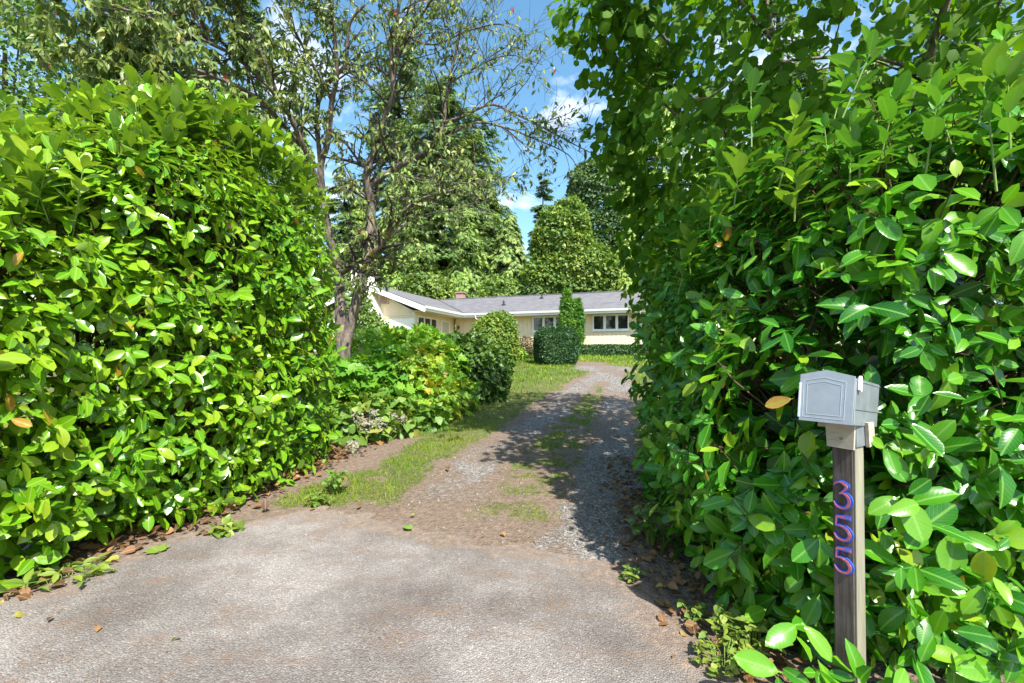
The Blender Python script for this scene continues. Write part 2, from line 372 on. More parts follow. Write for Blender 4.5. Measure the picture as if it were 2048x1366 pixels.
T_lobed = [lobed(0.5), lobed(-0.4), lobed(0.1)]
def diamond(wd, fold):
    V = np.array([(0, 0, 0), (-wd, 0.5, fold), (0, 1, -0.1), (wd, 0.5, fold)], float)
    return V, np.array([(0, 3, 2), (0, 2, 1)]), np.array([(0.5, 0), (0, 0.5), (0.5, 1), (1, 0.5)], float)
T_dia = [diamond(0.28, 0.12), diamond(0.36, -0.05)]
def spray(n, wl, spread):
    V = []; T = []
    def blade(bx, by, ang, ln, z):
        d = np.array([math.sin(ang), math.cos(ang)]); s = np.array([d[1], -d[0]]) * wl
        o = len(V); b = np.array([bx, by])
        for q, zz in ((b - s, 0), (b + s, 0), (b + d * ln, z)): V.append((q[0], q[1], zz))
        T.append((o, o + 1, o + 2))
    blade(0, 0.1, 0, 0.9, -0.12)
    for i in range(n):
        y = 0.05 + 0.7 * i / n; ln = 0.52 * (1 - 0.55 * i / n)
        blade(0, y, spread, ln, -0.10); blade(0, y + 0.05, -spread, ln, -0.10)
    V = np.array(V); return V, np.array(T), V[:, :2] * 0.5 + 0.5
T_fir = [spray(2, 0.085, 0.9), spray(2, 0.09, 0.7)]
T_ced = [spray(2, 0.11, 0.62), spray(2, 0.12, 0.5)]
T_blade = [(np.array([(-0.045, 0, 0), (0.045, 0, 0), (-0.03, 0.5, 0.03), (0.03, 0.5, 0.03), (0.0, 1.0, 0.16)]), np.array([(0, 1, 3), (0, 3, 2), (2, 3, 4)]), np.zeros((5, 2)))]
T_tri = [(np.array([(-0.06, 0, 0), (0.06, 0, 0), (0.0, 1.0, 0.12)]), np.array([(0, 1, 2)]), np.zeros((3, 2)))]

class Leaves:
    """collects leaf placements"""
    def __init__(s): s.p = []; s.d = []; s.n = []; s.s = []; s.t = []; s.w = []
    def add(s, p, d, n, size, tint, wid=None):
        m = len(p)
        s.p.append(np.asarray(p)); s.d.append(np.asarray(d)); s.n.append(np.asarray(n))
        s.s.append(np.broadcast_to(size, m).astype(float)); s.t.append(np.broadcast_to(tint, m).astype(float))
        s.w.append(np.broadcast_to(1.0 if wid is None else wid, m).astype(float))
    def arrays(s):
        p, d, n, z, t, wd = (np.concatenate(a) for a in (s.p, s.d, s.n, s.s, s.t, s.w))
        d = nrmz(d); n = n - d * np.sum(n * d, 1, keepdims=True)
        bad = np.linalg.norm(n, axis=1) < 1e-3; n[bad] = np.cross(d[bad], [0.3, 0.5, 0.8]); n = nrmz(n)
        x = np.cross(d, n)
        return p, x, d, n, z, t, wd
    def build(s, name, templates, mat, parent, rng, parts=0, part_name="leaf", front=None, lite=None):
        """one mesh of kind stuff, plus the `parts` leaves that show largest as objects"""
        p, x, d, n, z, t, wd = s.arrays()
        k = rng.integers(0, len(templates), len(p))
        pick = np.zeros(len(p), bool)
        if parts:
            v = np.array([0, 0, CAM_H]) - p; dist = np.linalg.norm(v, axis=1)
            face = np.abs(np.sum(n * v, 1)) / dist
            px = CX + F * p[:, 0] / np.maximum(p[:, 1], 0.1); py = HY - F * (p[:, 2] - CAM_H) / np.maximum(p[:, 1], 0.1)
            inside = (p[:, 1] > 0.3) & (px > 5) & (px < 2043) & (py > 5) & (py < 1361)
            sc = z / dist * face * inside
            if front is not None: sc = sc * front
            # keep one per small screen cell first, so that hidden leaves are not chosen
            cell = (px // 26).astype(int) * 1000 + (py // 26).astype(int)
            order = np.argsort(dist); seen = {}; depth = np.zeros(len(p), int)
            for i in order:
                if inside[i]:
                    c = cell[i]; depth[i] = seen.get(c, 0); seen[c] = depth[i] + 1
                else: depth[i] = 99
            sc = np.where(depth < 2, sc, sc * 0.02)
            pick[np.argsort(-sc)[:parts]] = True
        V = []; T = []; U = []; TI = []; o = 0
        for kk, (tv, tt, tu) in enumerate(lite or templates):
            i = np.where((k == kk) & ~pick)[0]
            if len(i) == 0: continue
            A = p[i][:, None, :] + z[i][:, None, None] * ((tv[None, :, 0:1] * wd[i][:, None, None]) * x[i][:, None, :] + tv[None, :, 1:2] * d[i][:, None, :] + tv[None, :, 2:3] * n[i][:, None, :])
            m = len(tv)
            V.append(A.reshape(-1, 3)); T.append((tt[None] + (np.arange(len(i)) * m)[:, None, None]).reshape(-1, 3) + o)
            U.append(np.tile(tu, (len(i), 1))); TI.append(np.repeat(t[i], m)); o += len(i) * m
        ob = None
        if V:
            me = mesh_np(name, np.concatenate(V), np.concatenate(T), np.concatenate(U), np.concatenate(TI))
            ob = link(name, me, mat, parent); ob["kind"] = "stuff"
        if parts:
            cache = {}
            inv = None
            for i in np.where(pick)[0]:
                q = min(15, int(t[i] * 16)); key = (k[i], q)
                if key not in cache:
                    tv, tt, tu = templates[k[i]]
                    me = mesh_np(part_name, tv, tt, tu, np.full(len(tv), (q + 0.5) / 16)); me.materials.append(mat); cache[key] = me
                lf = bpy.data.objects.new(part_name, cache[key]); COL.objects.link(lf)
                R = Matrix(((x[i][0] * wd[i], d[i][0], n[i][0], 0), (x[i][1] * wd[i], d[i][1], n[i][1], 0), (x[i][2] * wd[i], d[i][2], n[i][2], 0), (0, 0, 0, 1)))
                lf.parent = parent
                lf.matrix_basis = Matrix.Translation(Vector(p[i]) - parent.location) @ R @ Matrix.Scale(float(z[i]), 4)
        return ob

def blob_pts(rng, blobs, n, away=0.35, shell=(0.0, 0.0), amp=0.0, nscale=1.5, bottom=True):
    """points on a union of superellipsoids; blob = (cx,cy,cz, rx,ry,rz, p, yaw)"""
    area = np.array([(b[3] * b[4] + b[4] * b[5] + b[3] * b[5]) for b in blobs]); area = area / area.sum()
    PP = []; NN = []
    for bi, b in enumerate(blobs):
        m = int(n * area[bi] * 1.3)
        c = np.array(b[:3]); r = np.array(b[3:6]); pw = b[6]; ya = rad(b[7])
        u = nrmz(rng.normal(size=(m, 3)))
        q = np.sum(np.abs(u) ** pw, 1, keepdims=True) ** (-1 / pw) * u
        nn = nrmz(np.sign(q) * np.abs(q) ** (pw - 1) / r)
        loc = q * r
        R = np.array([[math.cos(ya), -math.sin(ya), 0], [math.sin(ya), math.cos(ya), 0], [0, 0, 1]])
        loc = loc @ R.T; nn = nn @ R.T
        p = loc + c
        keep = np.ones(m, bool)
        for bj, b2 in enumerate(blobs):
            if bj == bi: continue
            y2 = rad(b2[7]); R2 = np.array([[math.cos(y2), -math.sin(y2), 0], [math.sin(y2), math.cos(y2), 0], [0, 0, 1]])
            l2 = (p - np.array(b2[:3])) @ R2 / np.array(b2[3:6])
            keep &= np.sum(np.abs(l2) ** b2[6], 1) > 0.85
        PP.append(p[keep]); NN.append(nn[keep])
    p = np.concatenate(PP); nn = np.concatenate(NN)
    v = nrmz(np.array([0, 0, CAM_H]) - p); f = np.sum(v * nn, 1)
    keep = (f > -0.25) | (rng.random(len(p)) < away)
    pxx = CX + F * p[:, 0] / np.maximum(p[:, 1], 0.2); keep &= ((pxx > -260) & (pxx < 2310) & (p[:, 1] > 0.6)) | (rng.random(len(p)) < 0.3)
    if not bottom: keep &= nn[:, 2] > -0.5
    p = p[keep]; nn = nn[keep]
    if amp:
        a = fbm(p[:, 0] + 3 * p[:, 2] + 50, p[:, 1] * 1.3 - 2 * p[:, 2] + 50, nscale, 3) - 0.5
        p = p + nn * (a * 2 * amp)[:, None]
    if shell[1] > 0: p = p - nn * rng.uniform(shell[0], shell[1], (len(p), 1))
    return p, nn

def shoot_leaves(lv, rng, base, d, L, k, spread, droop, size, tint, up=0.3, tj=0.12, young=0.0):
    m = len(base); d = nrmz(d)
    a = nrmz(np.cross(d, np.array([0.2, 0.3, 0.93]) + 0.0 * d)); b = np.cross(d, a)
    ph = rng.uniform(0, 6.28, m)
    for j in range(k):
        t = (j + 0.6) / k
        an = ph + j * 2.4 + rng.normal(0, 0.25, m)
        radl = np.cos(an)[:, None] * a + np.sin(an)[:, None] * b
        ld = nrmz(d * (0.12 + 0.55 * t) + radl * spread + np.array([0, 0, -1.0]) * (droop * rng.uniform(0.4, 1.5, m))[:, None] + rng.normal(0, 0.12, (m, 3)))
        nn = d + np.array([0, 0, up]) + rng.normal(0, 0.17, (m, 3))
        pos = base + d * (L * t)[:, None] + radl * 0.004
        s = size * rng.uniform(0.55, 1.3, m) * (1.0 - 0.25 * max(0, t - 0.6) / 0.4)
        tt = np.clip(tint + rng.normal(0, tj, m) + young * t, 0.02, 0.9)
        lv.add(pos, ld, nn, s, tt, rng.uniform(0.85, 1.15, m))

# ------------------------------------------------------------------ ground, driveway, asphalt
def poly_dist(x, y, pts):
    best = np.full(np.shape(x), 1e9)
    for (x0, y0), (x1, y1) in zip(pts[:-1], pts[1:]):
        dx, dy = x1 - x0, y1 - y0; t = np.clip(((x - x0) * dx + (y - y0) * dy) / (dx * dx + dy * dy), 0, 1)
        best = np.minimum(best, np.hypot(x - x0 - t * dx, y - y0 - t * dy))
    return best
TR_L = [tuple(PG(*q)[:2]) for q in ((905, 985), (955, 925), (1035, 872), (1100, 826), (1160, 778), (1205, 745))]
TR_R = [tuple(PG(*q)[:2]) for q in ((1180, 1085), (1215, 965), (1228, 880), (1238, 800), (1236, 765), (1228, 742))]
MID = [tuple(PG(*q)[:2]) for q in ((1050, 1020), (1088, 955), (1135, 870), (1165, 820), (1195, 780))]
PAD = PG(1208, 737)[:2]
STRIP = [tuple(PG(*q)[:2]) for q in ((700, 985), (770, 955), (850, 905), (930, 868), (1000, 815))]
LAWN = [tuple(PG(*q)[:2]) for q in ((1000, 800), (1080, 762), (1120, 740), (1060, 730))]
HEDGE_EDGE = [(-3.3, 1.2), (-2.85, 2.5), (-2.80, 3.06), (-2.66, 3.5), (-2.45, 4.1), (-2.2, 5.2), (-2.15, 6.2), (-2.0, 7.5)]
def masks(x, y):
    n1 = fbm(x, y, 2.2, 4); n2 = fbm(x + 31, y + 7, 6.0, 3)
    dl = poly_dist(x, y, TR_L); dr = poly_dist(x, y, TR_R)
    dp = np.hypot((x - PAD[0]) / 1.25, (y - PAD[1]) / 1.2)
    g = np.maximum(1 - sst(0.18, 0.45, dl + (n1 - 0.5) * 0.5), 1 - sst(0.17, 0.44, dr + (n1 - 0.5) * 0.5))
    g = np.maximum(g, 1 - sst(0.7, 1.15, dp + (n1 - 0.5) * 0.5))
    dm = poly_dist(x, y, MID)
    gr_mid = (1 - sst(0.15, 0.75, dm + (n1 - 0.5) * 0.9)) * sst(0.34, 0.6, n2 + 0.03) * (0.55 + 0.45 * sst(4.2, 6.0, y))
    ds = poly_dist(x, y, STRIP)
    gr_s = (1 - sst(0.20, 0.60, ds + (n1 - 0.5) * 0.8)) * sst(0.12, 0.4, n2)
    # lawn to the left of the drive beyond the shrubs, verge at the right, grass in front of the house
    xl = np.interp(y, [p[1] for p in TR_L], [p[0] for p in TR_L])
    xr = np.interp(y, [p[1] for p in TR_R], [p[0] for p in TR_R])
    gr_l = sst(0.35, 0.7, xl - x + (n1 - 0.5) * 0.5) * sst(6.2, 7.2, y + (n1 - 0.5) * 0.8)
    gr_r = sst(0.22, 0.5, x - xr + (n1 - 0.5) * 0.5) * sst(4.2, 5.4, y) * 0.85
    gr_h = sst(19.2, 20.2, y + (n1 - 0.5) * 0.6)
    grass = np.maximum.reduce([gr_mid, gr_s, gr_l, gr_r, gr_h]) * (1 - g * 0.97)
    grass = np.clip(grass, 0, 1)
    return grass, np.clip(g, 0, 1) * (0.42 + 0.58 * sst(0.38, 0.62, fbm(x + 3, y + 8, 1.4, 4)))

M_ground, N, L, b = new_mat("ground")
ag = N.new("ShaderNodeAttribute"); ag.attribute_name = "grass"
av = N.new("ShaderNodeAttribute"); av.attribute_name = "gravel"
oc = N.new("ShaderNodeTexCoord").outputs["Object"]
nf = noise(N, L, 22, 6, 0.7, oc); nb = noise(N, L, 1.7, 5, 0.6, oc); nm = noise(N, L, 70, 3, 0.7, oc)
vo = N.new("ShaderNodeTexVoronoi"); vo.inputs["Scale"].default_value = 55; L.new(oc, vo.inputs["Vector"])
soil = ramp(N, [(0.32, (0.085, 0.058, 0.043)), (0.5, (0.19, 0.14, 0.105)), (0.68, (0.32, 0.24, 0.185))]); L.new(nf.outputs["Fac"], soil.inputs[0])
soil2 = mixc(N, L, math_n(N, L, 'MULTIPLY', nb.outputs["Fac"], 0.9), soil.outputs[0], (0.19, 0.145, 0.112))
sep = N.new("ShaderNodeSeparateColor"); L.new(vo.outputs["Color"], sep.inputs[0])
grv = ramp(N, [(0.0, (0.13, 0.12, 0.112)), (0.5, (0.205, 0.185, 0.17)), (0.85, (0.27, 0.248, 0.228)), (1.0, (0.40, 0.37, 0.34))]); L.new(sep.outputs[0], grv.inputs[0])
grs = ramp(N, [(0.35, (0.065, 0.075, 0.028)), (0.55, (0.14, 0.15, 0.055)), (0.72, (0.25, 0.20, 0.11))]); L.new(nf.outputs["Fac"], grs.inputs[0])
def soft(att, nz, k=0.9):
    s = math_n(N, L, 'ADD', att, math_n(N, L, 'MULTIPLY', math_n(N, L, 'SUBTRACT', nz, 0.5), k))
    r = N.new("ShaderNodeMapRange"); r.interpolation_type = 'SMOOTHSTEP'; r.inputs[1].default_value = 0.32; r.inputs[2].default_value = 0.62
    L.new(s, r.inputs[0]); return r.outputs[0]
c = mixc(N, L, soft(av.outputs["Fac"], nf.outputs["Fac"], 1.1), soil2, grv.outputs[0])
c = mixc(N, L, soft(ag.outputs["Fac"], nm.outputs["Fac"], 1.0), c, grs.outputs[0])
L.new(c, b.inputs["Base Color"]); b.inputs["Roughness"].default_value = 0.95; b.inputs["Specular IOR Level"].default_value = 0.15
hh = math_n(N, L, 'ADD', math_n(N, L, 'MULTIPLY', vo.outputs["Distance"], -0.7), nf.outputs["Fac"])
bump(N, L, hh, 0.9, 0.02, b)

# the ground as one fan-shaped sheet, fine near the camera
rows = np.concatenate([np.linspace(-40, 0.5, 14), np.geomspace(0.8, 32, 220), np.geomspace(34, 300, 26)])
uu = np.linspace(-1, 1, 201); uu = np.sign(uu) * np.abs(uu) ** 1.5
Xg = uu[None, :] * (np.maximum(np.abs(rows), 3)[:, None] * 1.35 + 3); Yg = np.broadcast_to(rows[:, None], Xg.shape)
def relief(x, y): return (fbm(x, y, 1.3, 4) - 0.5) * 0.05 * sst(2.0, 5.0, y) + (fbm(x + 9, y, 9, 3) - 0.5) * 0.012
Zg = Gf(Xg, Yg) + relief(Xg, Yg) - 0.006
def grid_quads(nr, nc):
    i = np.arange(nr - 1)[:, None] * nc + np.arange(nc - 1)[None, :]
    return np.stack([i, i + 1, i + nc + 1, i + nc], -1).reshape(-1, 4)
gg, gv = masks(Xg.ravel(), Yg.ravel())
me = mesh_np("ground", np.stack([Xg, Yg, Zg], -1).reshape(-1, 3), grid_quads(*Xg.shape), colattr={"grass": gg, "gravel": gv})
tag(link("ground", me, M_ground), "brown soil and grass ground sloping up to the house", kind="structure")

# driveway: a strip of gravel wheel tracks along its own centre line
cl = spline([(0.0, 3.0, 0), (0.25, 4.5, 0), (0.55, 6.5, 0), (1.2, 9.0, 0), (2.05, 12.5, 0), (3.0, 15.5, 0), (3.75, 18.0, 0), (4.1, 19.6, 0)], 340)
tg = nrmz(np.gradient(cl, axis=0)); sd_ = np.stack([tg[:, 1], -tg[:, 0], tg[:, 2] * 0], -1)
su = np.linspace(-1.35, 1.35, 90)
Xd = cl[:, 0:1] + sd_[:, 0:1] * su[None]; Yd = cl[:, 1:2] + sd_[:, 1:2] * su[None]
edge = np.minimum(1.35 - np.abs(su)[None], np.minimum(np.arange(340), 339 - np.arange(340))[:, None] * 0.05)
Zd = Gf(Xd, Yd) + relief(Xd, Yd) + 0.004 - 0.03 * (1 - sst(0, 0.15, edge))
gg, gv = masks(Xd.ravel(), Yd.ravel())
me = mesh_np("driveway", np.stack([Xd, Yd, Zd], -1).reshape(-1, 3), grid_quads(*Xd.shape), colattr={"grass": gg, "gravel": gv})
tag(link("driveway", me, M_ground), "gravel driveway with two wheel tracks and a grassy middle", kind="structure")

# asphalt apron
M_asph, N, L, b = new_mat("old_asphalt")
oc = N.new("ShaderNodeTexCoord").outputs["Object"]
ae = N.new("ShaderNodeAttribute"); ae.attribute_name = "edge"
vo = N.new("ShaderNodeTexVoronoi"); vo.inputs["Scale"].default_value = 125; vo.inputs["Randomness"].default_value = 1; L.new(oc, vo.inputs["Vector"])
sep = N.new("ShaderNodeSeparateColor"); L.new(vo.outputs["Color"], sep.inputs[0])
st = ramp(N, [(0.0, (0.155, 0.145, 0.14)), (0.35, (0.215, 0.203, 0.196)), (0.75, (0.275, 0.26, 0.25)), (0.95, (0.33, 0.312, 0.298)), (1.0, (0.50, 0.47, 0.43))]); L.new(sep.outputs[0], st.inputs[0])
gap = ramp(N, [(0.30, (1, 1, 1)), (0.65, (0.68, 0.66, 0.64))]); L.new(vo.outputs["Distance"], gap.inputs[0])
c = mixc(N, L, 0.8, mixc(N, L, 0.35, st.outputs[0], (0.235, 0.222, 0.214)), gap.outputs[0], 'MULTIPLY')
nb = noise(N, L, 0.9, 6, 0.62, oc); nb2 = noise(N, L, 2.6, 6, 0.68, oc, stretch=(1.0, 2.2, 1)); nf = noise(N, L, 26, 5, 0.75, oc)
cl1 = ramp(N, [(0.36, (0.62, 0.59, 0.57)), (0.50, (0.96, 0.95, 0.94)), (0.62, (1.35, 1.35, 1.35))]); L.new(nb.outputs["Fac"], cl1.inputs[0])
c = mixc(N, L, 1.0, mixc(N, L, 1.0, c, (1.05, 1.02, 1.0), "MULTIPLY"), cl1.outputs[0], 'MULTIPLY')
rb = ramp(N, [(0.50, (0, 0, 0)), (0.64, (1, 1, 1))]); L.new(nb2.outputs["Fac"], rb.inputs[0])
rf = ramp(N, [(0.40, (0, 0, 0)), (0.60, (1, 1, 1))]); L.new(nf.outputs["Fac"], rf.inputs[0])
brown = math_n(N, L, 'MULTIPLY', math_n(N, L, 'MULTIPLY', rb.outputs[0], rf.outputs[0]), 0.75)
c = mixc(N, L, brown, c, (0.19, 0.125, 0.088))
es = N.new("ShaderNodeMapRange"); es.inputs[1].default_value = 0.30; es.inputs[2].default_value = 0.75
L.new(math_n(N, L, 'ADD', ae.outputs["Fac"], math_n(N, L, 'MULTIPLY', math_n(N, L, 'SUBTRACT', nb2.outputs["Fac"], 0.5), 1.6)), es.inputs[0])
dirtc = ramp(N, [(0.32, (0.11, 0.078, 0.058)), (0.5, (0.22, 0.165, 0.128)), (0.68, (0.34, 0.26, 0.20))]); L.new(nf.outputs["Fac"], dirtc.inputs[0])
ef = math_n(N, L, 'MULTIPLY', es.outputs[0], math_n(N, L, 'ADD', math_n(N, L, 'MULTIPLY', rf.outputs[0], 0.45), 0.55))
c = mixc(N, L, ef, c, dirtc.outputs[0])
L.new(c, b.inputs["Base Color"]); b.inputs["Roughness"].default_value = 0.9; b.inputs["Specular IOR Level"].default_value = 0.2
hh = math_n(N, L, 'ADD', math_n(N, L, 'MULTIPLY', vo.outputs["Distance"], -1.0), math_n(N, L, 'MULTIPLY', nf.outputs["Fac"], 0.5))
bump(N, L, hh, 0.8, 0.008, b)
ns, ntt = 120, 220
S, Tt = np.meshgrid(np.linspace(0, 1, ns), np.linspace(0, 1, ntt))
yfar = 3.98 - 0.95 * S ** 1.3 + (vn(S * 14 + 3, S * 0 + 2) - 0.5) * 0.16 + (vn(S * 45, S * 0 + 9) - 0.5) * 0.06
Tn = 1 - (1 - Tt) ** 1.8
Ya = -9 + Tn * (yfar + 9)
xl = np.interp(Ya, [-9, 0, 1.5, 2.3, 2.6, 3.0, 3.4, 3.7, 4.0], [-14, -9, -5.0, -3.0, -2.72, -2.62, -2.35, -2.0, -1.6]) + (vn(Ya * 5 + 1, Ya * 0) - 0.5) * 0.12
xr = np.interp(Ya, [-9, 0, 0.9, 1.4, 1.8, 2.4, 2.8, 3.1], [12, 6, 2.5, 1.15, 0.92, 0.80, 0.66, 0.50]) + (vn(Ya * 6 + 11, Ya * 0 + 4) - 0.5) * 0.10
Xa = xl + (xr - xl) * S
e = np.minimum(np.minimum((Xa - xl), (xr - Xa)), (yfar - Ya)); ed = np.clip(1 - e / 0.45, 0, 1)
Za = Gf(Xa, Ya) + 0.014 - 0.02 * (1 - sst(0, 0.05, e)) + (fbm(Xa, Ya, 0.8, 3) - 0.5) * 0.015
me = mesh_np("asphalt_apron", np.stack([Xa, Ya, Za], -1).reshape(-1, 3), grid_quads(ntt, ns), colattr={"edge": ed.ravel()})
tag(link("asphalt_apron", me, M_asph), "worn grey asphalt apron with exposed stones at the drive entrance", kind="structure")

# ------------------------------------------------------------------ house (local x along the front wall, local y away from the camera)
HZ = 1.60
house = empty("house", (6.8, 27.0, HZ), "low cream house with grey shingle roof behind the driveway", "house", rz=math.atan2(-0.33, 0.944))
M_cream = plain("cream_siding", (0.77, 0.63, 0.43), 0.7, 0.05, 3, dirt=(0.66, 0.53, 0.36))
M_white = plain("white_paint", (0.80, 0.79, 0.76), 0.55, 0.05, 4, dirt=(0.68, 0.66, 0.60))
M_wbrick = plain("white_masonry", (0.80, 0.77, 0.70), 0.8, 0.07, 9, bmp=0.01)
M_soffit = plain("soffit_paint", (0.66, 0.56, 0.40), 0.7, 0.05)
M_glass, N, L, b = new_mat("window_glass"); b.inputs["Base Color"].default_value = (0.02, 0.022, 0.02, 1); b.inputs["Roughness"].default_value = 0.03; b.inputs["Specular IOR Level"].default_value = 0.8
n_ = noise(N, L, 1.2, 2); bump(N, L, n_.outputs["Fac"], 0.05, 0.05, b)
M_dark = plain("dark_metal", (0.05, 0.05, 0.055), 0.6)
M_brick = plain("chimney_brick", (0.36, 0.23, 0.18), 0.85, 0.4, 14, bmp=0.01, dirt=(0.45, 0.32, 0.26))
M_curtain = plain("curtain", (0.62, 0.58, 0.48), 0.9, 0.1, 8)
M_door = plain("door_paint", (0.50, 0.46, 0.36), 0.6, 0.05)
M_roof, N, L, b = new_mat("asphalt_shingle")
oc = N.new("ShaderNodeTexCoord").outputs["Object"]
bk = N.new("ShaderNodeTexBrick"); bk.inputs["Scale"].default_value = 1.0; bk.inputs["Brick Width"].default_value = 0.33; bk.inputs["Row Height"].default_value = 0.14; bk.inputs["Mortar Size"].default_value = 0.006
bk.inputs["Color1"].default_value = (0.10, 0.10, 0.115, 1); bk.inputs["Color2"].default_value = (0.175, 0.17, 0.185, 1); bk.inputs["Mortar"].default_value = (0.05, 0.05, 0.055, 1)
L.new(oc, bk.inputs["Vector"]); nr = noise(N, L, 40, 3, 0.7, oc); nr2 = noise(N, L, 0.7, 4, 0.6, oc)
c = mixc(N, L, 0.5, bk.outputs["Color"], nr.outputs["Fac"], 'OVERLAY'); c = mixc(N, L, math_n(N, L, 'MULTIPLY', nr2.outputs["Fac"], 0.4), c, (0.17, 0.165, 0.165))
L.new(c, b.inputs["Base Color"]); b.inputs["Roughness"].default_value = 0.92; bump(N, L, nr.outputs["Fac"], 0.5, 0.01, b)

SOF = 3.88 - HZ          # soffit height above floor level
EZ, RZ_ = 4.14 - HZ, 5.62 - HZ
def wall_x(name, x0, x1, y, z0, z1, mat, openings=(), th=0.15, bw=0.26, side=-1):
    """wall along local x with its outer face at y; boards are sub-parts"""
    wl = MB()
    xs = sorted({x0, x1, *[o[0] for o in openings], *[o[1] for o in openings]})
    for a, c2 in zip(xs[:-1], xs[1:]):
        op = [o for o in openings if o[0] <= a + 1e-6 and o[1] >= c2 - 1e-6]
        if op:
            o = op[0]
            if o[2] > z0: wl.box(a, c2, y + 0.03, y + th, z0, o[2])
            if o[3] < z1: wl.box(a, c2, y + 0.03, y + th, o[3], z1)
        else: wl.box(a, c2, y + 0.03, y + th, z0, z1)
    W = wl.build(name, mat, house)
    n = int(round((x1 - x0) / bw)); st = (x1 - x0) / n
    for i in range(n):
        a, c2 = x0 + i * st + 0.006, x0 + (i + 1) * st - 0.006
        segs = [(z0, z1)]
        for o in openings:
            if a < o[1] and c2 > o[0]:
                segs = [(z0, o[2])] + ([(o[3], z1)] if o[3] < z1 - 0.02 else [])
                if c2 > o[1] and a < o[1] - 0.0: pass
        for (s0, s1) in segs:
            if s1 - s0 < 0.03: continue
            m = MB(); m.box(a, c2, y + random.uniform(0, 0.004), y + 0.032, s0, s1); m.build("board", mat, W)
    return W
def window_x(x0, x1, y, z0, z1, panes, curtain=False):
    fr = MB(); t = 0.075
    fr.box(x0, x1, y - 0.035, y + 0.08, z0, z0 + t); fr.box(x0, x1, y - 0.035, y + 0.08, z1 - t, z1)
    pw = (x1 - x0) / panes
    for i in range(panes + 1):
        xc = x0 + i * pw; a = max(x0, xc - 0.05 if 0 < i < panes else (xc if i == 0 else xc - t)); fr.box(a, a + (0.10 if 0 < i < panes else t), y - 0.032, y + 0.078, z0 + t, z1 - t)
    Wn = fr.build("window", M_white, house)
    for i in range(panes):
        xa, xb = x0 + i * pw + 0.05, x0 + (i + 1) * pw - 0.05
        s = MB()
        for (q0, q1, r0, r1) in ((xa, xb, z0 + t, z0 + t + 0.03), (xa, xb, z1 - t - 0.03, z1 - t), (xa, xa + 0.03, z0 + t + 0.03, z1 - t - 0.03), (xb - 0.03, xb, z0 + t + 0.03, z1 - t - 0.03)):
            s.box(q0, q1, y + 0.0, y + 0.05, r0, r1)
        s.build("sash", M_white, Wn)
        g = MB(); g.box(xa + 0.01, xb - 0.01, y + 0.03, y + 0.038, z0 + t + 0.005, z1 - t - 0.005); g.build("pane", M_glass, Wn)
    sl = MB(); sl.box(x0 - 0.05, x1 + 0.05, y - 0.09, y - 0.036, z0 - 0.04, z0 + 0.01); sl.build("sill", M_white, Wn)
    return Wn
Wz0, Wz1 = 2.88 - HZ, 3.86 - HZ
wall_x("front_wall", -11.15, 0.82, 0.0, -0.35, SOF + 0.01, M_cream, [(-5.85, -3.73, Wz0, Wz1), (-2.12, 0.0, Wz0, Wz1)])
window_x(-5.85, -3.73, 0.0, Wz0, Wz1, 3); window_x(-2.12, 0.0, 0.0, Wz0, Wz1, 3)
m = MB(); m.box(0.78, 0.93, -0.035, 0.25, -0.35, SOF); m.build("corner_board", M_white, house)
wall_x("carport_wall", 0.95, 7.0, 1.1, -0.35, SOF + 0.01, M_cream)
m = MB(); m.box(1.2, 2.15, 1.02, 1.09, -0.3, 1.8); dr_ = m.build("side_door", M_door, house)
m = MB(); m.box(1.12, 1.2, 1.0, 1.09, -0.3, 1.9).box(2.15, 2.23, 1.0, 1.09, -0.3, 1.9).box(1.12, 2.23, 1.003, 1.088, 1.8, 1.88); m.build("door_frame", M_white, dr_)
# left wing: side wall at x=-11.3 facing right, gable wall at y=-4.9 facing the camera
XW = -11.3
m = MB(); m.box(XW - 0.15, XW - 0.03, -4.75, 0.3, -0.35, 0.7).box(XW - 0.15, XW - 0.03, -4.75, 0.3, 2.02, SOF).box(XW - 0.15, XW - 0.03, -2.3, 0.3, 0.7, 2.02).box(XW - 0.15, XW - 0.03, -4.75, -4.55, 0.7, 2.02)
sw = m.build("side_wall", M_cream, house)
for i in range(19):
    a = -4.75 + i * 0.26
    for s0, s1 in (((-0.35, 0.7), (2.02, SOF)) if -4.6 < a < -2.4 else ((-0.35, SOF),)):
        m = MB(); m.box(XW - 0.032, XW + random.uniform(-0.003, 0.0), a + 0.006, a + 0.254, s0, s1); m.build("board", M_cream, sw)
m = MB()
for yy in (-4.55, -3.8, -3.05, -2.3): m.box(XW - 0.05, XW + 0.04, yy - 0.045, yy + 0.045, 0.72, 2.0)
m.box(XW - 0.05, XW + 0.045, -4.6, -2.25, 0.64, 0.72).box(XW - 0.05, XW + 0.045, -4.6, -2.25, 2.0, 2.08)
wn = m.build("window", M_white, house)
for a in (-4.505, -3.755, -3.005):
    m = MB(); m.box(XW - 0.03, XW - 0.02, a, a + 0.66, 0.73, 1.99); m.build("pane", M_glass, wn)
m = MB(); m.box(XW - 0.02, XW + 0.03, -1.65, -0.75, -0.3, 1.95); dd = m.build("front_door", M_door, house)
m = MB()
for z0, z1 in ((0.0, 0.75), (0.95, 1.75)):
    for y0, y1 in ((-1.52, -1.25), (-1.15, -0.88)): m.box(XW + 0.03, XW + 0.045, y0, y1, z0, z1)
m.build("door_panel", M_door, dd)
m = MB(); m.box(XW - 0.0, XW + 0.05, -1.75, -1.655, -0.3, 2.05).box(XW, XW + 0.05, -0.745, -0.65, -0.3, 2.05).box(XW, XW + 0.052, -1.75, -0.65, 1.955, 2.05); m.build("door_frame", M_white, dd)
m = MB(); m.box(XW - 0.05 + 0.35, XW + 0.45, -0.09, -0.035, 1.55, 1.78); m.build("porch_lamp", M_dark, house)
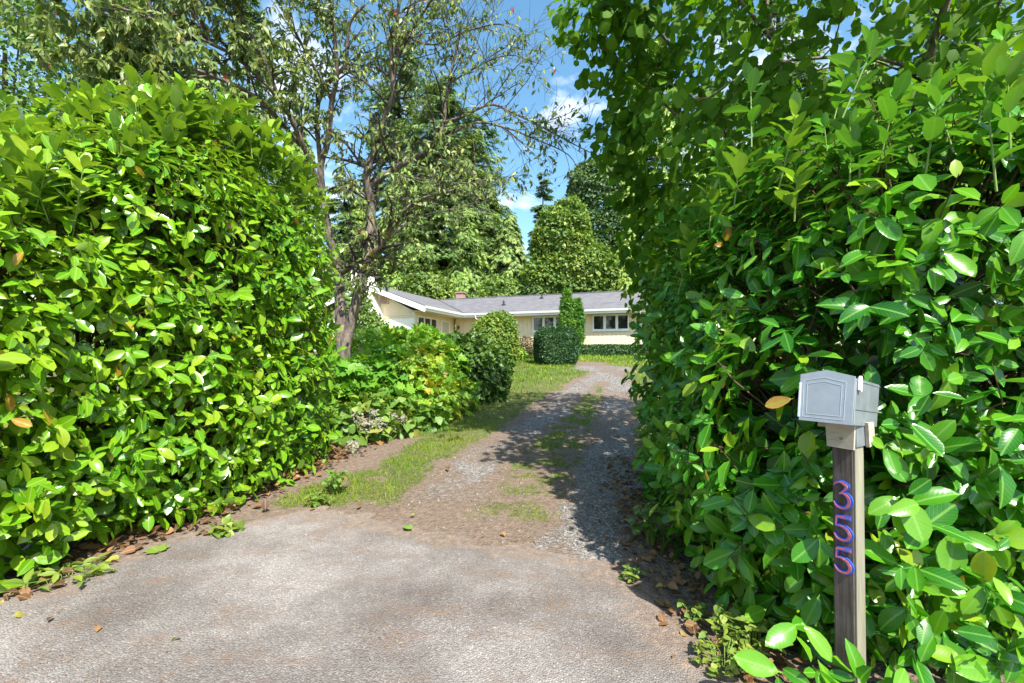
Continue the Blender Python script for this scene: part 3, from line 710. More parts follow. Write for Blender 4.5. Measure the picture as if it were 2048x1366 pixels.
# gable wall
RX = -14.3
gl = RX - (XW - RX)
m = MB(); m.prism([(XW, -4.9, -0.35), (XW, -4.9, SOF), (RX, -4.9, RZ_ - 0.22), (gl, -4.9, SOF), (gl, -4.9, -0.35)], (0, 0.14, 0)); gw = m.build("gable_wall", M_wbrick, house)
m = MB(); m.box(gl, XW + 0.01, -4.94, -4.905, 1.95, 2.06); m.build("belt_board", M_soffit, gw)
m = MB(); m.prism([(XW - 0.1, -4.93, 2.07), (XW - 0.3, -4.93, SOF + 0.02), (RX, -4.93, RZ_ - 0.24), (gl + 0.3, -4.93, SOF), (gl + 0.1, -4.93, 2.07)], (0, 0.025, 0)); m.build("gable_panel", M_cream, gw)
m = MB(); m.box(-13.55, -12.95, -4.99, -4.935, 2.75, 3.25); gv_ = m.build("gable_vent", M_soffit, house)
for i in range(5):
    m = MB(); z = 2.80 + i * 0.09; m.prism([(-13.5, -5.03, z), (-13.5, -4.99, z + 0.06), (-13.5, -4.99, z + 0.045), (-13.5, -5.03, z - 0.015)], (0.5, 0, 0)); m.build("slat", M_brick, gv_)
# roofs
th = 0.10
def roof_sheet(pts, name, d=(0, 0, -0.10)):
    m = MB(); m.prism(pts, d); return m.build(name, M_roof, house)
EX = -10.3; EY = -0.7; GY = -5.46; RY = EY + (RZ_ - EZ) / 0.37
hx = RX - EX
roof_sheet([(EX, EY, EZ), (7.5, EY, EZ), (7.5, RY, RZ_), (RX, RY, RZ_)], "roof")
roof_sheet([(RX, RY, RZ_ - 0.001), (7.5, RY, RZ_ - 0.001), (7.5, RY + 4.2, EZ), (RX, RY + 4.2, EZ)], "roof")
roof_sheet([(EX, GY, EZ - 0.002), (EX, EY, EZ - 0.002), (RX, RY, RZ_ - 0.002), (RX, GY, RZ_ - 0.002)], "roof")
roof_sheet([(RX, GY, RZ_ - 0.003), (RX, RY + 4, RZ_ - 0.003), (RX + hx, RY + 4, EZ), (RX + hx, GY, EZ)], "roof")
m = MB(); m.prism([(EX - 0.05, EY + 0.05, EZ + 0.012), (EX + 0.09, EY + 0.02, EZ + 0.015), (RX + 0.09, RY + 0.02, RZ_ + 0.012), (RX - 0.05, RY + 0.05, RZ_ + 0.012)], (0, 0, 0.004)); m.build("valley_flashing", M_dark, house)
m = MB(); m.box(RX, 7.5, RY - 0.12, RY + 0.12, RZ_ - 0.02, RZ_ + 0.03); m.build("ridge_cap", M_roof, house)
m = MB(); m.box(EX + 0.0, 7.5, EY + 0.04, 1.25, SOF, SOF + 0.03); m.build("soffit", M_soffit, house)
m = MB(); m.box(XW - 0.2, EX - 0.04, GY + 0.3, EY + 0.8, SOF - 0.004, SOF + 0.026); m.build("soffit", M_soffit, house)
# fascia, gutter and rake boards
m = MB(); m.box(EX, 7.5, EY - 0.0, EY + 0.035, SOF - 0.03, EZ - 0.09); m.build("fascia", M_white, house)
m = MB(); m.prism([(EX - 0.05, EY - 0.002, EZ - 0.04), (EX - 0.05, EY - 0.13, EZ - 0.03), (EX - 0.05, EY - 0.10, EZ - 0.16), (EX - 0.05, EY - 0.002, EZ - 0.16)], (7.5 - EX, 0, 0)); m.build("gutter", M_white, house)
m = MB(); m.box(EX - 0.035, EX, GY, EY, SOF - 0.03, EZ - 0.09); m.build("fascia", M_white, house)
m = MB(); m.prism([(EX + 0.002, GY, EZ - 0.04), (EX + 0.13, GY, EZ - 0.03), (EX + 0.10, GY, EZ - 0.16), (EX + 0.002, GY, EZ - 0.16)], (0, EY - GY - 0.14, 0)); m.build("gutter", M_white, house)
for sgn, name in ((1, "rake_board"), (-1, "rake_board")):
    xe = EX if sgn == 1 else RX + hx
    m = MB(); m.prism([(xe, GY - 0.04, EZ - 0.06), (RX, GY - 0.04, RZ_ - 0.04), (RX, GY - 0.04, RZ_ - 0.34), (xe, GY - 0.04, EZ - 0.36)], (0, 0.036, 0)); m.build(name, M_white, house)
m = MB(); m.prism([(EX, GY + 0.01, EZ - 0.30), (RX, GY + 0.01, RZ_ - 0.28), (RX, GY + 0.01, RZ_ - 0.25), (EX, GY + 0.01, EZ - 0.27)], (0, 0.55, 0)); m.build("soffit", M_soffit, house)
# chimneys, vents, downpipes
m = MB(); m.prism([(-15.7, -5.62, -0.4), (-13.35, -5.62, -0.4), (-13.35, -5.62, 2.2), (-13.75, -5.62, 3.3), (-13.75, -5.62, 4.82), (-15.0, -5.62, 4.82), (-15.0, -5.62, 3.3), (-15.7, -5.62, 2.2)], (0, 0.68, 0)); ch = m.build("white_chimney", M_wbrick, house)
m = MB(); m.box(-15.07, -13.68, -5.69, -4.87, 4.82, 4.93); m.build("chimney_cap", M_wbrick, ch)
m = MB(); m.box(-13.05, -12.5, 3.9, 4.45, 3.2, 4.55); bc = m.build("brick_chimney", M_brick, house)
m = MB(); m.box(-13.12, -12.43, 3.83, 4.52, 4.55, 4.63); m.build("chimney_cap", M_brick, bc)
for (x, y) in ((-8.1, 0.9), (-5.9, 2.3)):
    zr = EZ + (y - EY) * 0.37; m = MB(); m.box(x - 0.05, x + 0.05, y - 0.05, y + 0.05, zr - 0.05, zr + 0.3).box(x - 0.11, x + 0.11, y - 0.11, y + 0.11, zr + 0.02, zr + 0.06); m.build("roof_vent", M_dark, house)
V, Q = tubes([(np.array([(-9.4, -0.78, EZ - 0.15), (-9.4, -0.72, SOF - 0.1), (-8.85, -0.12, SOF - 0.45), (-8.85, -0.08, SOF - 0.7), (-8.85, -0.08, -0.3)]), np.full(5, 0.04))], 6); link("downpipe", mesh_np("downpipe", V, Q), M_white, house, True)
V, Q = tubes([(np.array([(0.66, -0.78, EZ - 0.15), (0.66, -0.7, SOF - 0.1), (0.66, -0.12, SOF - 0.5), (0.66, -0.08, -0.3)]), np.full(4, 0.04))], 6); link("downpipe", mesh_np("downpipe", V, Q), M_white, house, True)

# ------------------------------------------------------------------ trees behind the house
def conifer(name, label, px, Y, top_z, radius, mat, templ, n, rng, base=None, start=0.06, droop=0.35, size=0.75, tint=0.45, shape=0.8, group="trees behind the house", ragged=0.3):
    X = (px - CX) / F * Y; z0 = G(X, Y)
    t = empty(name, (X, Y, z0 - 0.1), label, "tree", group)
    H = top_z - z0
    tr = np.array([(X + 0.15 * math.sin(q * 7), Y, z0 - 0.2 + q * H) for q in np.linspace(0, 0.97, 9)])
    r0 = 0.012 * H + 0.12
    tube_obj("trunk", [(tr, np.linspace(r0, 0.03, 9))], M_bark, t, 8)
    nb = int(n / 38); lv = Leaves(); tw = []
    h = start + (1 - start) * rng.random(nb) ** 1.15
    an = rng.uniform(0, 6.28, nb)
    # branches at the far side can be fewer
    far = np.sin(an) > 0.5; keep = ~far | (rng.random(nb) < 0.45); h = h[keep]; an = an[keep]; nb = len(h)
    for i in range(nb):
        ln = radius * ((1 - h[i]) ** shape) * rng.uniform(0.9 - ragged, 1.15) + 0.25
        if h[i] < 0.15: ln *= 0.8
        o = np.array([X, Y, z0 + h[i] * H]); dr = np.array([math.cos(an[i]), math.sin(an[i]), 0])
        rise = rng.uniform(-0.05, 0.25)
        m = max(8, int(38 * (ln / radius) ** 0.8 * 1.5))
        s = rng.random(m) ** 0.65
        c = o + dr * (ln * s)[:, None]; c[:, 2] += ln * (rise * s - droop * s * s)
        side = np.array([-dr[1], dr[0], 0]); off = rng.normal(0, 1, m) * (0.10 + 0.22 * (1 - s) * s * 2) * ln * 0.5
        c += side * off[:, None]; c[:, 2] -= np.abs(off) * 0.25 + rng.uniform(0, 0.3, m)
        d = dr * rng.uniform(0.4, 1, m)[:, None] + side * np.sign(off)[:, None] * rng.uniform(0.1, 0.9, m)[:, None] + np.array([0, 0, -1]) * (droop * 1.3 * rng.uniform(0.3, 1.6, m))[:, None]
        nn = np.array([0, 0, 1.0]) + rng.normal(0, 0.4, (m, 3)) + dr * 0.3
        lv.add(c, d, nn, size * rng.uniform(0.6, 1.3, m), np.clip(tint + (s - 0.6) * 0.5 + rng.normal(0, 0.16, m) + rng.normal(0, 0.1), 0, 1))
        e = o + dr * ln * 0.85 + np.array([0, 0, ln * (rise * 0.85 - droop * 0.72)])
        tw.append((np.array([o, o + dr * ln * 0.45 + np.array([0, 0, ln * (rise * 0.45 - droop * 0.2)]), e]), np.array([0.02 + 0.012 * ln, 0.02 + 0.006 * ln, 0.01])))
    tube_obj("branches", tw, M_bark, t, 3, "stuff")
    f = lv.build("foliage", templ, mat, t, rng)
    return t
def broad(name, label, blobs, trunk, mat, n, rng, size=0.4, tint=0.5, amp=0.5, shell=0.9, group="trees behind the house", templ=None, cat="tree", trunk_r=0.25, nscale=0.5, inner=0.35):
    X, Y = trunk; z0 = G(X, Y)
    t = empty(name, (X, Y, z0 - 0.05), label, cat, group)
    lv = Leaves()
    for (cnt, sh) in ((n, (0, shell * 0.5)), (int(n * inner), (shell * 0.4, shell * 1.4))):
        p, nn = blob_pts(rng, blobs, cnt, 0.4, sh, amp, nscale)
        ok = p[:, 2] > Gf(p[:, 0], p[:, 1]) + 0.02; p = p[ok]; nn = nn[ok]; m = len(p)
        d = rng.normal(0, 0.8, (m, 3)) + nn * 0.3 + np.array([0, 0, -0.35]); up = nn * 0.6 + np.array([0, 0, 0.8]) + rng.normal(0, 0.45, (m, 3))
        cl_ = fbm(p[:, 0] * 1.7 + p[:, 2], p[:, 1] * 1.7 - p[:, 2] * 1.3, 0.9 / max(size, 0.05) * 0.3, 2) - 0.5
        lv.add(p, d, up, size * rng.uniform(0.6, 1.35, m), np.clip(tint + cl_ * 0.7 + rng.normal(0, 0.15, m), 0, 1), rng.uniform(0.8, 1.3, m))
    lv.build("foliage", templ or T_dia, mat, t, rng)
    pol = []
    top = max(b[2] for b in blobs)
    base = np.array([X, Y, z0 - 0.15])
    pol.append((np.array([base, [X, Y, (z0 + top) / 2], [X, Y, top]]), np.array([trunk_r, trunk_r * 0.7, trunk_r * 0.25])))
    tube_obj("trunk", pol, M_bark, t, 7)
    br = []
    for b in blobs:
        for _ in range(5):
            e = np.array(b[:3]) + nrmz(rng.normal(size=3)) * np.array(b[3:6]) * 0.8
            if e[2] < z0 + 0.05: continue
            s0 = np.array([X, Y, z0 + (min(e[2], top) - z0) * 0.45]); br.append((np.array([s0, (s0 + e) / 2 + rng.normal(0, 0.1, 3) * trunk_r * 2, e]), np.array([trunk_r * 0.35, trunk_r * 0.2, trunk_r * 0.06])))
    if br: tube_obj("branches", br, M_bark, t, 4, "stuff")
    return t
def zt(py, Y): return CAM_H + (HY - py) / F * Y
r1 = np.random.default_rng(11)
conifer("douglas_fir", "tall dark fir whose right-hand boughs reach the sky gap behind the house", 885, 48, zt(150, 48), 8.2, M_fir, T_fir, 31000, r1, size=0.75, tint=0.45, droop=0.28, shape=0.42, ragged=0.75)
conifer("douglas_fir", "tall dark fir seen through the cherry branches left of the house chimney", 690, 46, zt(330, 46), 5.5, M_fir, T_fir, 8000, r1, size=0.95, tint=0.35)
conifer("douglas_fir", "tall dark fir behind the top of the left hedge", 500, 44, zt(-40, 44), 6.0, M_fir, T_fir, 9000, r1, size=0.95, tint=0.35)
conifer("douglas_fir", "tall dark fir at upper left behind the cherry leaves", 300, 40, zt(-350, 40), 6.5, M_fir, T_fir, 9000, r1, size=0.95, tint=0.35)
conifer("cedar_tree", "sunlit yellow-green cedar directly behind the white chimney", 810, 45, zt(300, 45), 5.2, M_cedar, T_ced, 20000, r1, size=0.6, tint=0.55, droop=0.75, start=0.02)
conifer("cedar_tree", "mid green cedar behind the brick chimney on the roof", 935, 44, zt(420, 44), 4.6, M_cedar, T_ced, 16000, r1, size=0.55, tint=0.35, droop=0.7, start=0.02)
conifer("cedar_tree", "darker cedar behind the middle of the roof ridge", 1020, 45, zt(425, 45), 4.8, M_fir, T_ced, 15000, r1, size=0.6, tint=0.6, droop=0.6, start=0.02)
conifer("slender_cedar", "slender pointed grey-green tree rising alone into the sky gap", 1087, 58, zt(335, 58), 2.6, M_darkb, T_ced, 8000, r1, size=0.6, tint=0.55, droop=0.2, start=0.02, shape=0.6)
conifer("cedar_tree", "tall sunlit cedar partly hidden by the overhanging hazel leaves", 1292, 47, zt(20, 47), 7.2, M_cedar, T_ced, 18000, r1, size=0.7, tint=0.6, droop=0.6, start=0.02, shape=0.62)
conifer("cedar_tree", "low bright cedar behind the right end of the roof", 1262, 42, zt(440, 42), 4.8, M_cedar, T_ced, 16000, r1, size=0.55, tint=0.7, droop=0.8, start=0.02)
conifer("douglas_fir", "dark fir behind the hazel tree at upper right", 1560, 36, zt(-200, 36), 7.0, M_fir, T_fir, 7000, r1, size=1.1, tint=0.4)
conifer("douglas_fir", "dark fir at the far right behind the hazel tree", 1900, 32, zt(-250, 32), 7.0, M_fir, T_fir, 7000, r1, size=1.1, tint=0.4)
conifer("douglas_fir", "ragged fir leaning into the cherry twigs above the white chimney", 800, 50, zt(60, 50), 6.6, M_fir, T_fir, 17000, r1, size=0.85, tint=0.4, droop=0.28, shape=0.5, ragged=0.75)
conifer("douglas_fir", "shorter ragged fir at the right shoulder of the big fir by the sky gap", 950, 50, zt(225, 50), 6.2, M_fir, T_fir, 14000, r1, size=0.8, tint=0.5, droop=0.3, shape=0.45, ragged=0.75)
conifer("cedar_tree", "cedar filling the wood between the fir trunk and the brick chimney", 850, 53, zt(330, 53), 5.4, M_cedar, T_ced, 12000, r1, size=0.75, tint=0.4, droop=0.6, start=0.02)
conifer("cedar_tree", "cedar standing behind the cherry trunk", 720, 46, zt(390, 46), 4.8, M_cedar, T_ced, 12000, r1, size=0.7, tint=0.4, droop=0.6, start=0.02)
conifer("cedar_tree", "dark cedar deep in the wood behind the middle of the roof", 985, 50, zt(380, 50), 5.0, M_fir, T_ced, 11000, r1, size=0.75, tint=0.5, droop=0.6, start=0.02)
conifer("cedar_tree", "cedar behind the yellow-green maple", 1150, 52, zt(430, 52), 5.5, M_cedar, T_ced, 9000, r1, size=0.75, tint=0.3, droop=0.6, start=0.02)
conifer("cedar_tree", "cedar rising behind the left hedge's far end", 600, 40, zt(240, 40), 5.0, M_cedar, T_ced, 9000, r1, size=0.8, tint=0.3, droop=0.6, start=0.02)
conifer("cedar_tree", "cedar behind the middle of the left hedge", 420, 36, zt(120, 36), 5.5, M_cedar, T_ced, 7000, r1, size=0.85, tint=0.3, droop=0.6, start=0.02)
conifer("cedar_tree", "cedar behind the left end of the left hedge", 180, 34, zt(100, 34), 6.0, M_cedar, T_ced, 7000, r1, size=0.9, tint=0.3, droop=0.6, start=0.02)
conifer("cedar_tree", "cedar behind the hazel tree near the house corner", 1420, 36, zt(150, 36), 6.0, M_cedar, T_ced, 7000, r1, size=0.9, tint=0.3, droop=0.6, start=0.02)
conifer("cedar_tree", "cedar behind the mailbox hedge", 1740, 30, zt(100, 30), 6.0, M_cedar, T_ced, 6000, r1, size=0.9, tint=0.3, droop=0.6, start=0.02)
def pb(px, py, Y, rx, ry, rz, p=2.2, yaw=0): q = P(px, py, Y); return (q[0], q[1], q[2], rx, ry, rz, p, yaw)
broad("maple_tree", "rounded yellow-green maple rising behind the roof ridge", [pb(1125, 480, 40, 2.6, 2.4, 2.8), pb(1155, 540, 40, 3.4, 2.6, 2.6), pb(1110, 560, 40, 3.0, 2.4, 2.4), pb(1140, 430, 40, 1.5, 1.5, 1.4)], (P(1135, 600, 40.5)[0], 40.5), M_broad, 26000, r1, size=0.34, tint=0.55)
broad("dark_maple", "dark green broadleaf tree left of the sunlit cedar tips", [pb(1190, 380, 46, 2.6, 2.4, 2.6), pb(1205, 450, 46, 3.4, 2.6, 3.2), pb(1180, 530, 46, 4.2, 2.6, 4.0)], (P(1195, 600, 46.5)[0], 46.5), M_darkb, 24000, r1, size=0.36, tint=0.45)
broad("alder_tree", "olive leafy tree at the far left edge above the hedge", [pb(20, 180, 17, 2.4, 2.0, 2.8), pb(-60, 80, 17, 2.6, 2.0, 3.0), pb(60, 330, 17, 2.4, 2.0, 2.6)], (P(10, 600, 17.5)[0], 17.5), M_broad, 14000, r1, size=0.2, tint=0.3, amp=0.4, shell=0.7)
for (px, py, Y, rr, lab, mt, ti) in ((1000, 585, 40, 1.6, "rounded green shrub behind the roof between the two roof vents", M_broad, 0.5), (1090, 590, 39.5, 1.7, "dark shrub behind the roof left of the column cedar", M_darkb, 0.4), (1165, 578, 39, 1.6, "greyish shrub behind the roof right of the column cedar", M_broad, 0.35), (860, 580, 42, 1.8, "green shrub behind the roof left of the brick chimney", M_broad, 0.6)):
    broad("understory_shrub", lab, [pb(px, py, Y, rr * 1.3, rr, rr), pb(px + 14, py + 30, Y, rr * 1.5, rr, rr)], (P(px, 600, Y)[0], Y), mt, 2200, r1, size=0.3, tint=ti, amp=0.3, group="shrubs behind the roof", cat="shrub", trunk_r=0.08)

for (x_, y_, s_) in ((-15, -26, 1.1), (-4, -30, 1.15), (-21, -29, 1.5), (-29, -24, 1.2)):  # unseen trees added behind the camera for the house windows to reflect
    broad("reflection_tree", {-15: "unseen green tree added across the road at left for window reflections", -4: "unseen green tree added straight across the road for window reflections", -21: "tallest unseen tree added across the road to the left for window reflections", -29: "farthest left unseen tree added across the road for window reflections"}[x_], [(x_, y_, 5.5 * s_, 5 * s_, 4, 4.5 * s_, 2.3, 0), (x_ + 3, y_, 3.5 * s_, 4, 3, 3.2, 2.3, 0), (x_ - 2, y_, 8.5 * s_, 3, 3, 2.6, 2.3, 0)], (x_, y_), M_broad, 2500, r1, size=1.0, tint=0.4, amp=0.6, group="unseen trees added behind the viewer for window reflections")
# ------------------------------------------------------------------ shrubs in the garden
def shrub(name, label, blobs, trunk, mat, templ, n, size, rng, tint=0.5, parts=0, amp=0.12, shell=0.15, nscale=2.0, inner=0.5, upb=0.5, dr=0.3, cat="shrub", stems=14, tj=0.16, clump=0.8, cs=1.2):
    X, Y = trunk; z0 = G(X, Y)
    t = empty(name, (X, Y, z0), label, cat)
    lv = Leaves()
    for (cnt, sh) in ((n, (0, shell)), (int(n * inner), (shell, shell * 2.5))):
        p, nn = blob_pts(rng, blobs, cnt, 0.3, sh, amp, nscale)
        ok = p[:, 2] > Gf(p[:, 0], p[:, 1]) + 0.03; p = p[ok]; nn = nn[ok]; m = len(p)
        d = nn * 0.5 + rng.normal(0, 0.6, (m, 3)) + np.array([0, 0, -dr]); up = nn * 0.7 + np.array([0, 0, upb]) + rng.normal(0, 0.35, (m, 3))
        cl_ = fbm(p[:, 0] * 1.6 + p[:, 2], p[:, 1] * 1.6 - p[:, 2] * 1.2, cs, 2) - 0.5
        lv.add(p, d, up, size * rng.uniform(0.6, 1.3, m), np.clip(tint + cl_ * clump + rng.normal(0, tj, m), 0, 1), rng.uniform(0.85, 1.15, m))
    lv.build("foliage", templ, mat, t, rng, parts)
    st = []
    for b in blobs:
        for _ in range(stems):
            e = np.array(b[:3]) + nrmz(rng.normal(size=3)) * np.array(b[3:6]) * 0.92
            s0 = np.array([X + rng.normal(0, 0.15) + (b[0] - X) * 0.6, Y + (b[1] - Y) * 0.6 + rng.normal(0, 0.15), 0]); s0[2] = G(s0[0], s0[1]) - 0.03
            if e[2] < s0[2] + 0.1: continue
            st.append((np.array([s0, (s0 + e) / 2 + rng.normal(0, 0.06, 3), e]), np.array([0.012, 0.008, 0.003])))
    if st: tube_obj("stems", st, M_twig, t, 3, "stuff")
    return t
r2 = np.random.default_rng(21)
def gb(px, py, Y, rx, ry, rz, p=2.3, yaw=0): return pb(px, py, Y, rx, ry, rz, p, yaw)
shrub("bramble_shrub", "large yellow-green shrub with lobed leaves between cherry trunk and lawn",
      [gb(800, 758, 8.2, 0.85, 0.9, 0.60), gb(760, 724, 9.6, 1.1, 0.9, 0.62), gb(870, 744, 9.4, 0.75, 0.9, 0.60), gb(850, 805, 7.7, 0.55, 0.6, 0.42), gb(735, 775, 7.6, 0.55, 0.6, 0.46), gb(690, 775, 6.9, 0.4, 0.4, 0.5), gb(905, 800, 8.4, 0.45, 0.5, 0.45)],
      (-1.9, 8.6), M_maple, T_lobed, 6500, 0.15, r2, tint=0.58, parts=300, shell=0.2, amp=0.18, upb=0.9, clump=0.75, cs=0.9, tj=0.12)
shrub("rhododendron", "dark glossy shrub at the right end of the garden border",
      [gb(945, 745, 9.6, 0.5, 0.6, 0.75), gb(975, 765, 9.9, 0.42, 0.5, 0.55), gb(925, 715, 10.2, 0.5, 0.5, 0.48), gb(985, 735, 10.6, 0.4, 0.5, 0.45)],
      (-0.75, 9.9), M_rhodo, T_dia, 6500, 0.14, r2, tint=0.5, shell=0.15, amp=0.15)
shrub("yellow_shrub", "golden-leaved shrub in front of the big side window", [gb(830, 692, 11.5, 0.8, 0.6, 0.45), gb(900, 708, 11.8, 0.7, 0.6, 0.45)], (-2.1, 11.7), M_maple, T_lobed, 2600, 0.14, r2, tint=0.62, clump=0.5, tj=0.1, shell=0.15, amp=0.2, upb=0.9)
shrub("leafy_shrub", "upright green shrub beside the cherry trunk before the white gable wall", [gb(725, 690, 12.0, 0.75, 0.6, 0.9), gb(715, 630, 12.2, 0.35, 0.4, 0.75), gb(775, 708, 12.5, 0.6, 0.6, 0.5)], (-3.8, 12.2), M_broad, T_dia, 6500, 0.12, r2, tint=0.55, shell=0.2, amp=0.3)
shrub("viburnum_bush", "round light green bush on the lawn left of the clipped hedge block", [gb(990, 675, 17.5, 0.85, 0.9, 0.85), gb(985, 705, 17.5, 0.95, 0.9, 0.6), gb(1000, 645, 17.8, 0.5, 0.5, 0.4)], (-0.6, 17.8), M_bush, T_dia, 11000, 0.13, r2, tint=0.5, shell=0.15, amp=0.12)
shrub("barberry_bush", "small reddish brown bush against the left side of the clipped block", [gb(1055, 692, 21.5, 0.55, 0.5, 0.4)], (0.7, 21.6), M_red, T_small, 1300, 0.09, r2, tint=0.45, shell=0.1)
shrub("hosta_clump", "low pale green clump at the foot of the round bush", [gb(1030, 706, 20.5, 0.5, 0.4, 0.25)], (0.15, 20.5), M_maple, T_small, 700, 0.14, r2, tint=0.7)
q = PG(1116, 731)
shrub("clipped_boxwood", "dark clipped box-shaped evergreen block at the lawn's end", [(q[0], q[1] + 0.9, q[2] + 0.74, 0.84, 0.78, 0.80, 3.6, 8)], (q[0], q[1] + 0.9), M_box, T_dia, 26000, 0.075, r2, tint=0.4, shell=0.05, amp=0.03, inner=0.25, clump=0.5)
shrub("column_thuja", "bright green column-shaped cedar with two tips against the house front", [pb(1136, 645, 25.2, 0.42, 0.45, 1.35, 2.6), pb(1133, 606, 25.2, 0.22, 0.25, 0.70), pb(1153, 652, 25.2, 0.36, 0.4, 1.05, 2.6), pb(1155, 622, 25.2, 0.20, 0.25, 0.62), pb(1148, 680, 25.2, 0.45, 0.5, 0.9)], (3.3, 25.3), M_thuja, T_ced, 14000, 0.2, r2, tint=0.5, shell=0.12, amp=0.1, dr=-0.3)
a = PG(1165, 722)
shrub("low_hedge", "low dark hedge strip along the foot of the house wall", [(a[0] + 1.9, 23.6, G(0, 23.6) + 0.22, 2.4, 0.4, 0.32, 4.0, -14)], (a[0] + 1.9, 23.6), M_box, T_dia, 14000, 0.09, r2, tint=0.55, shell=0.06, amp=0.05, cat="hedge", clump=0.9)
# hydrangea with faded flower heads
hyd = shrub("hydrangea_shrub", "hydrangea with faded pinkish white flower heads at the border edge", [gb(740, 850, 6.6, 0.45, 0.45, 0.42), gb(800, 850, 6.9, 0.42, 0.4, 0.36), gb(690, 870, 6.3, 0.35, 0.35, 0.4), gb(850, 835, 7.2, 0.3, 0.3, 0.25)], (-2.0, 6.7), M_ovate, T_ovate, 900, 0.15, r2, tint=0.55, parts=220, shell=0.12, inner=0.4)
for (px, py, Y, rr) in ((715, 835, 6.2, 0.13), (735, 850, 6.15, 0.11), (760, 848, 6.25, 0.10), (790, 832, 6.45, 0.07), (705, 895, 5.8, 0.09), (800, 838, 6.5, 0.08), (775, 858, 6.4, 0.09), (742, 826, 6.3, 0.07)):
    c0 = P(px, py, Y); rr *= 1.05; m = 230; u = nrmz(r2.normal(size=(m, 3))); p = c0 + u * rr * np.array([1, 1, 0.8]) * r2.uniform(0.75, 1.05, (m, 1))
    lv = Leaves(); lv.add(p, r2.normal(size=(m, 3)), u, 0.034 * r2.uniform(0.7, 1.2, m), np.clip(r2.normal(0.45, 0.2, m) + r2.normal(0, 0.15), 0, 1), 1.6)
    o = lv.build("flower_head", T_dia, M_flower, hyd, r2)
    if "kind" in o: del o["kind"]
    tube_obj("flower_stalk", [(np.array([c0, c0 + [0.0, 0.1, -0.15], c0 + [0.02, 0.2, -0.4]]), np.array([0.005, 0.006, 0.007]))], M_green_twig, hyd, 4)

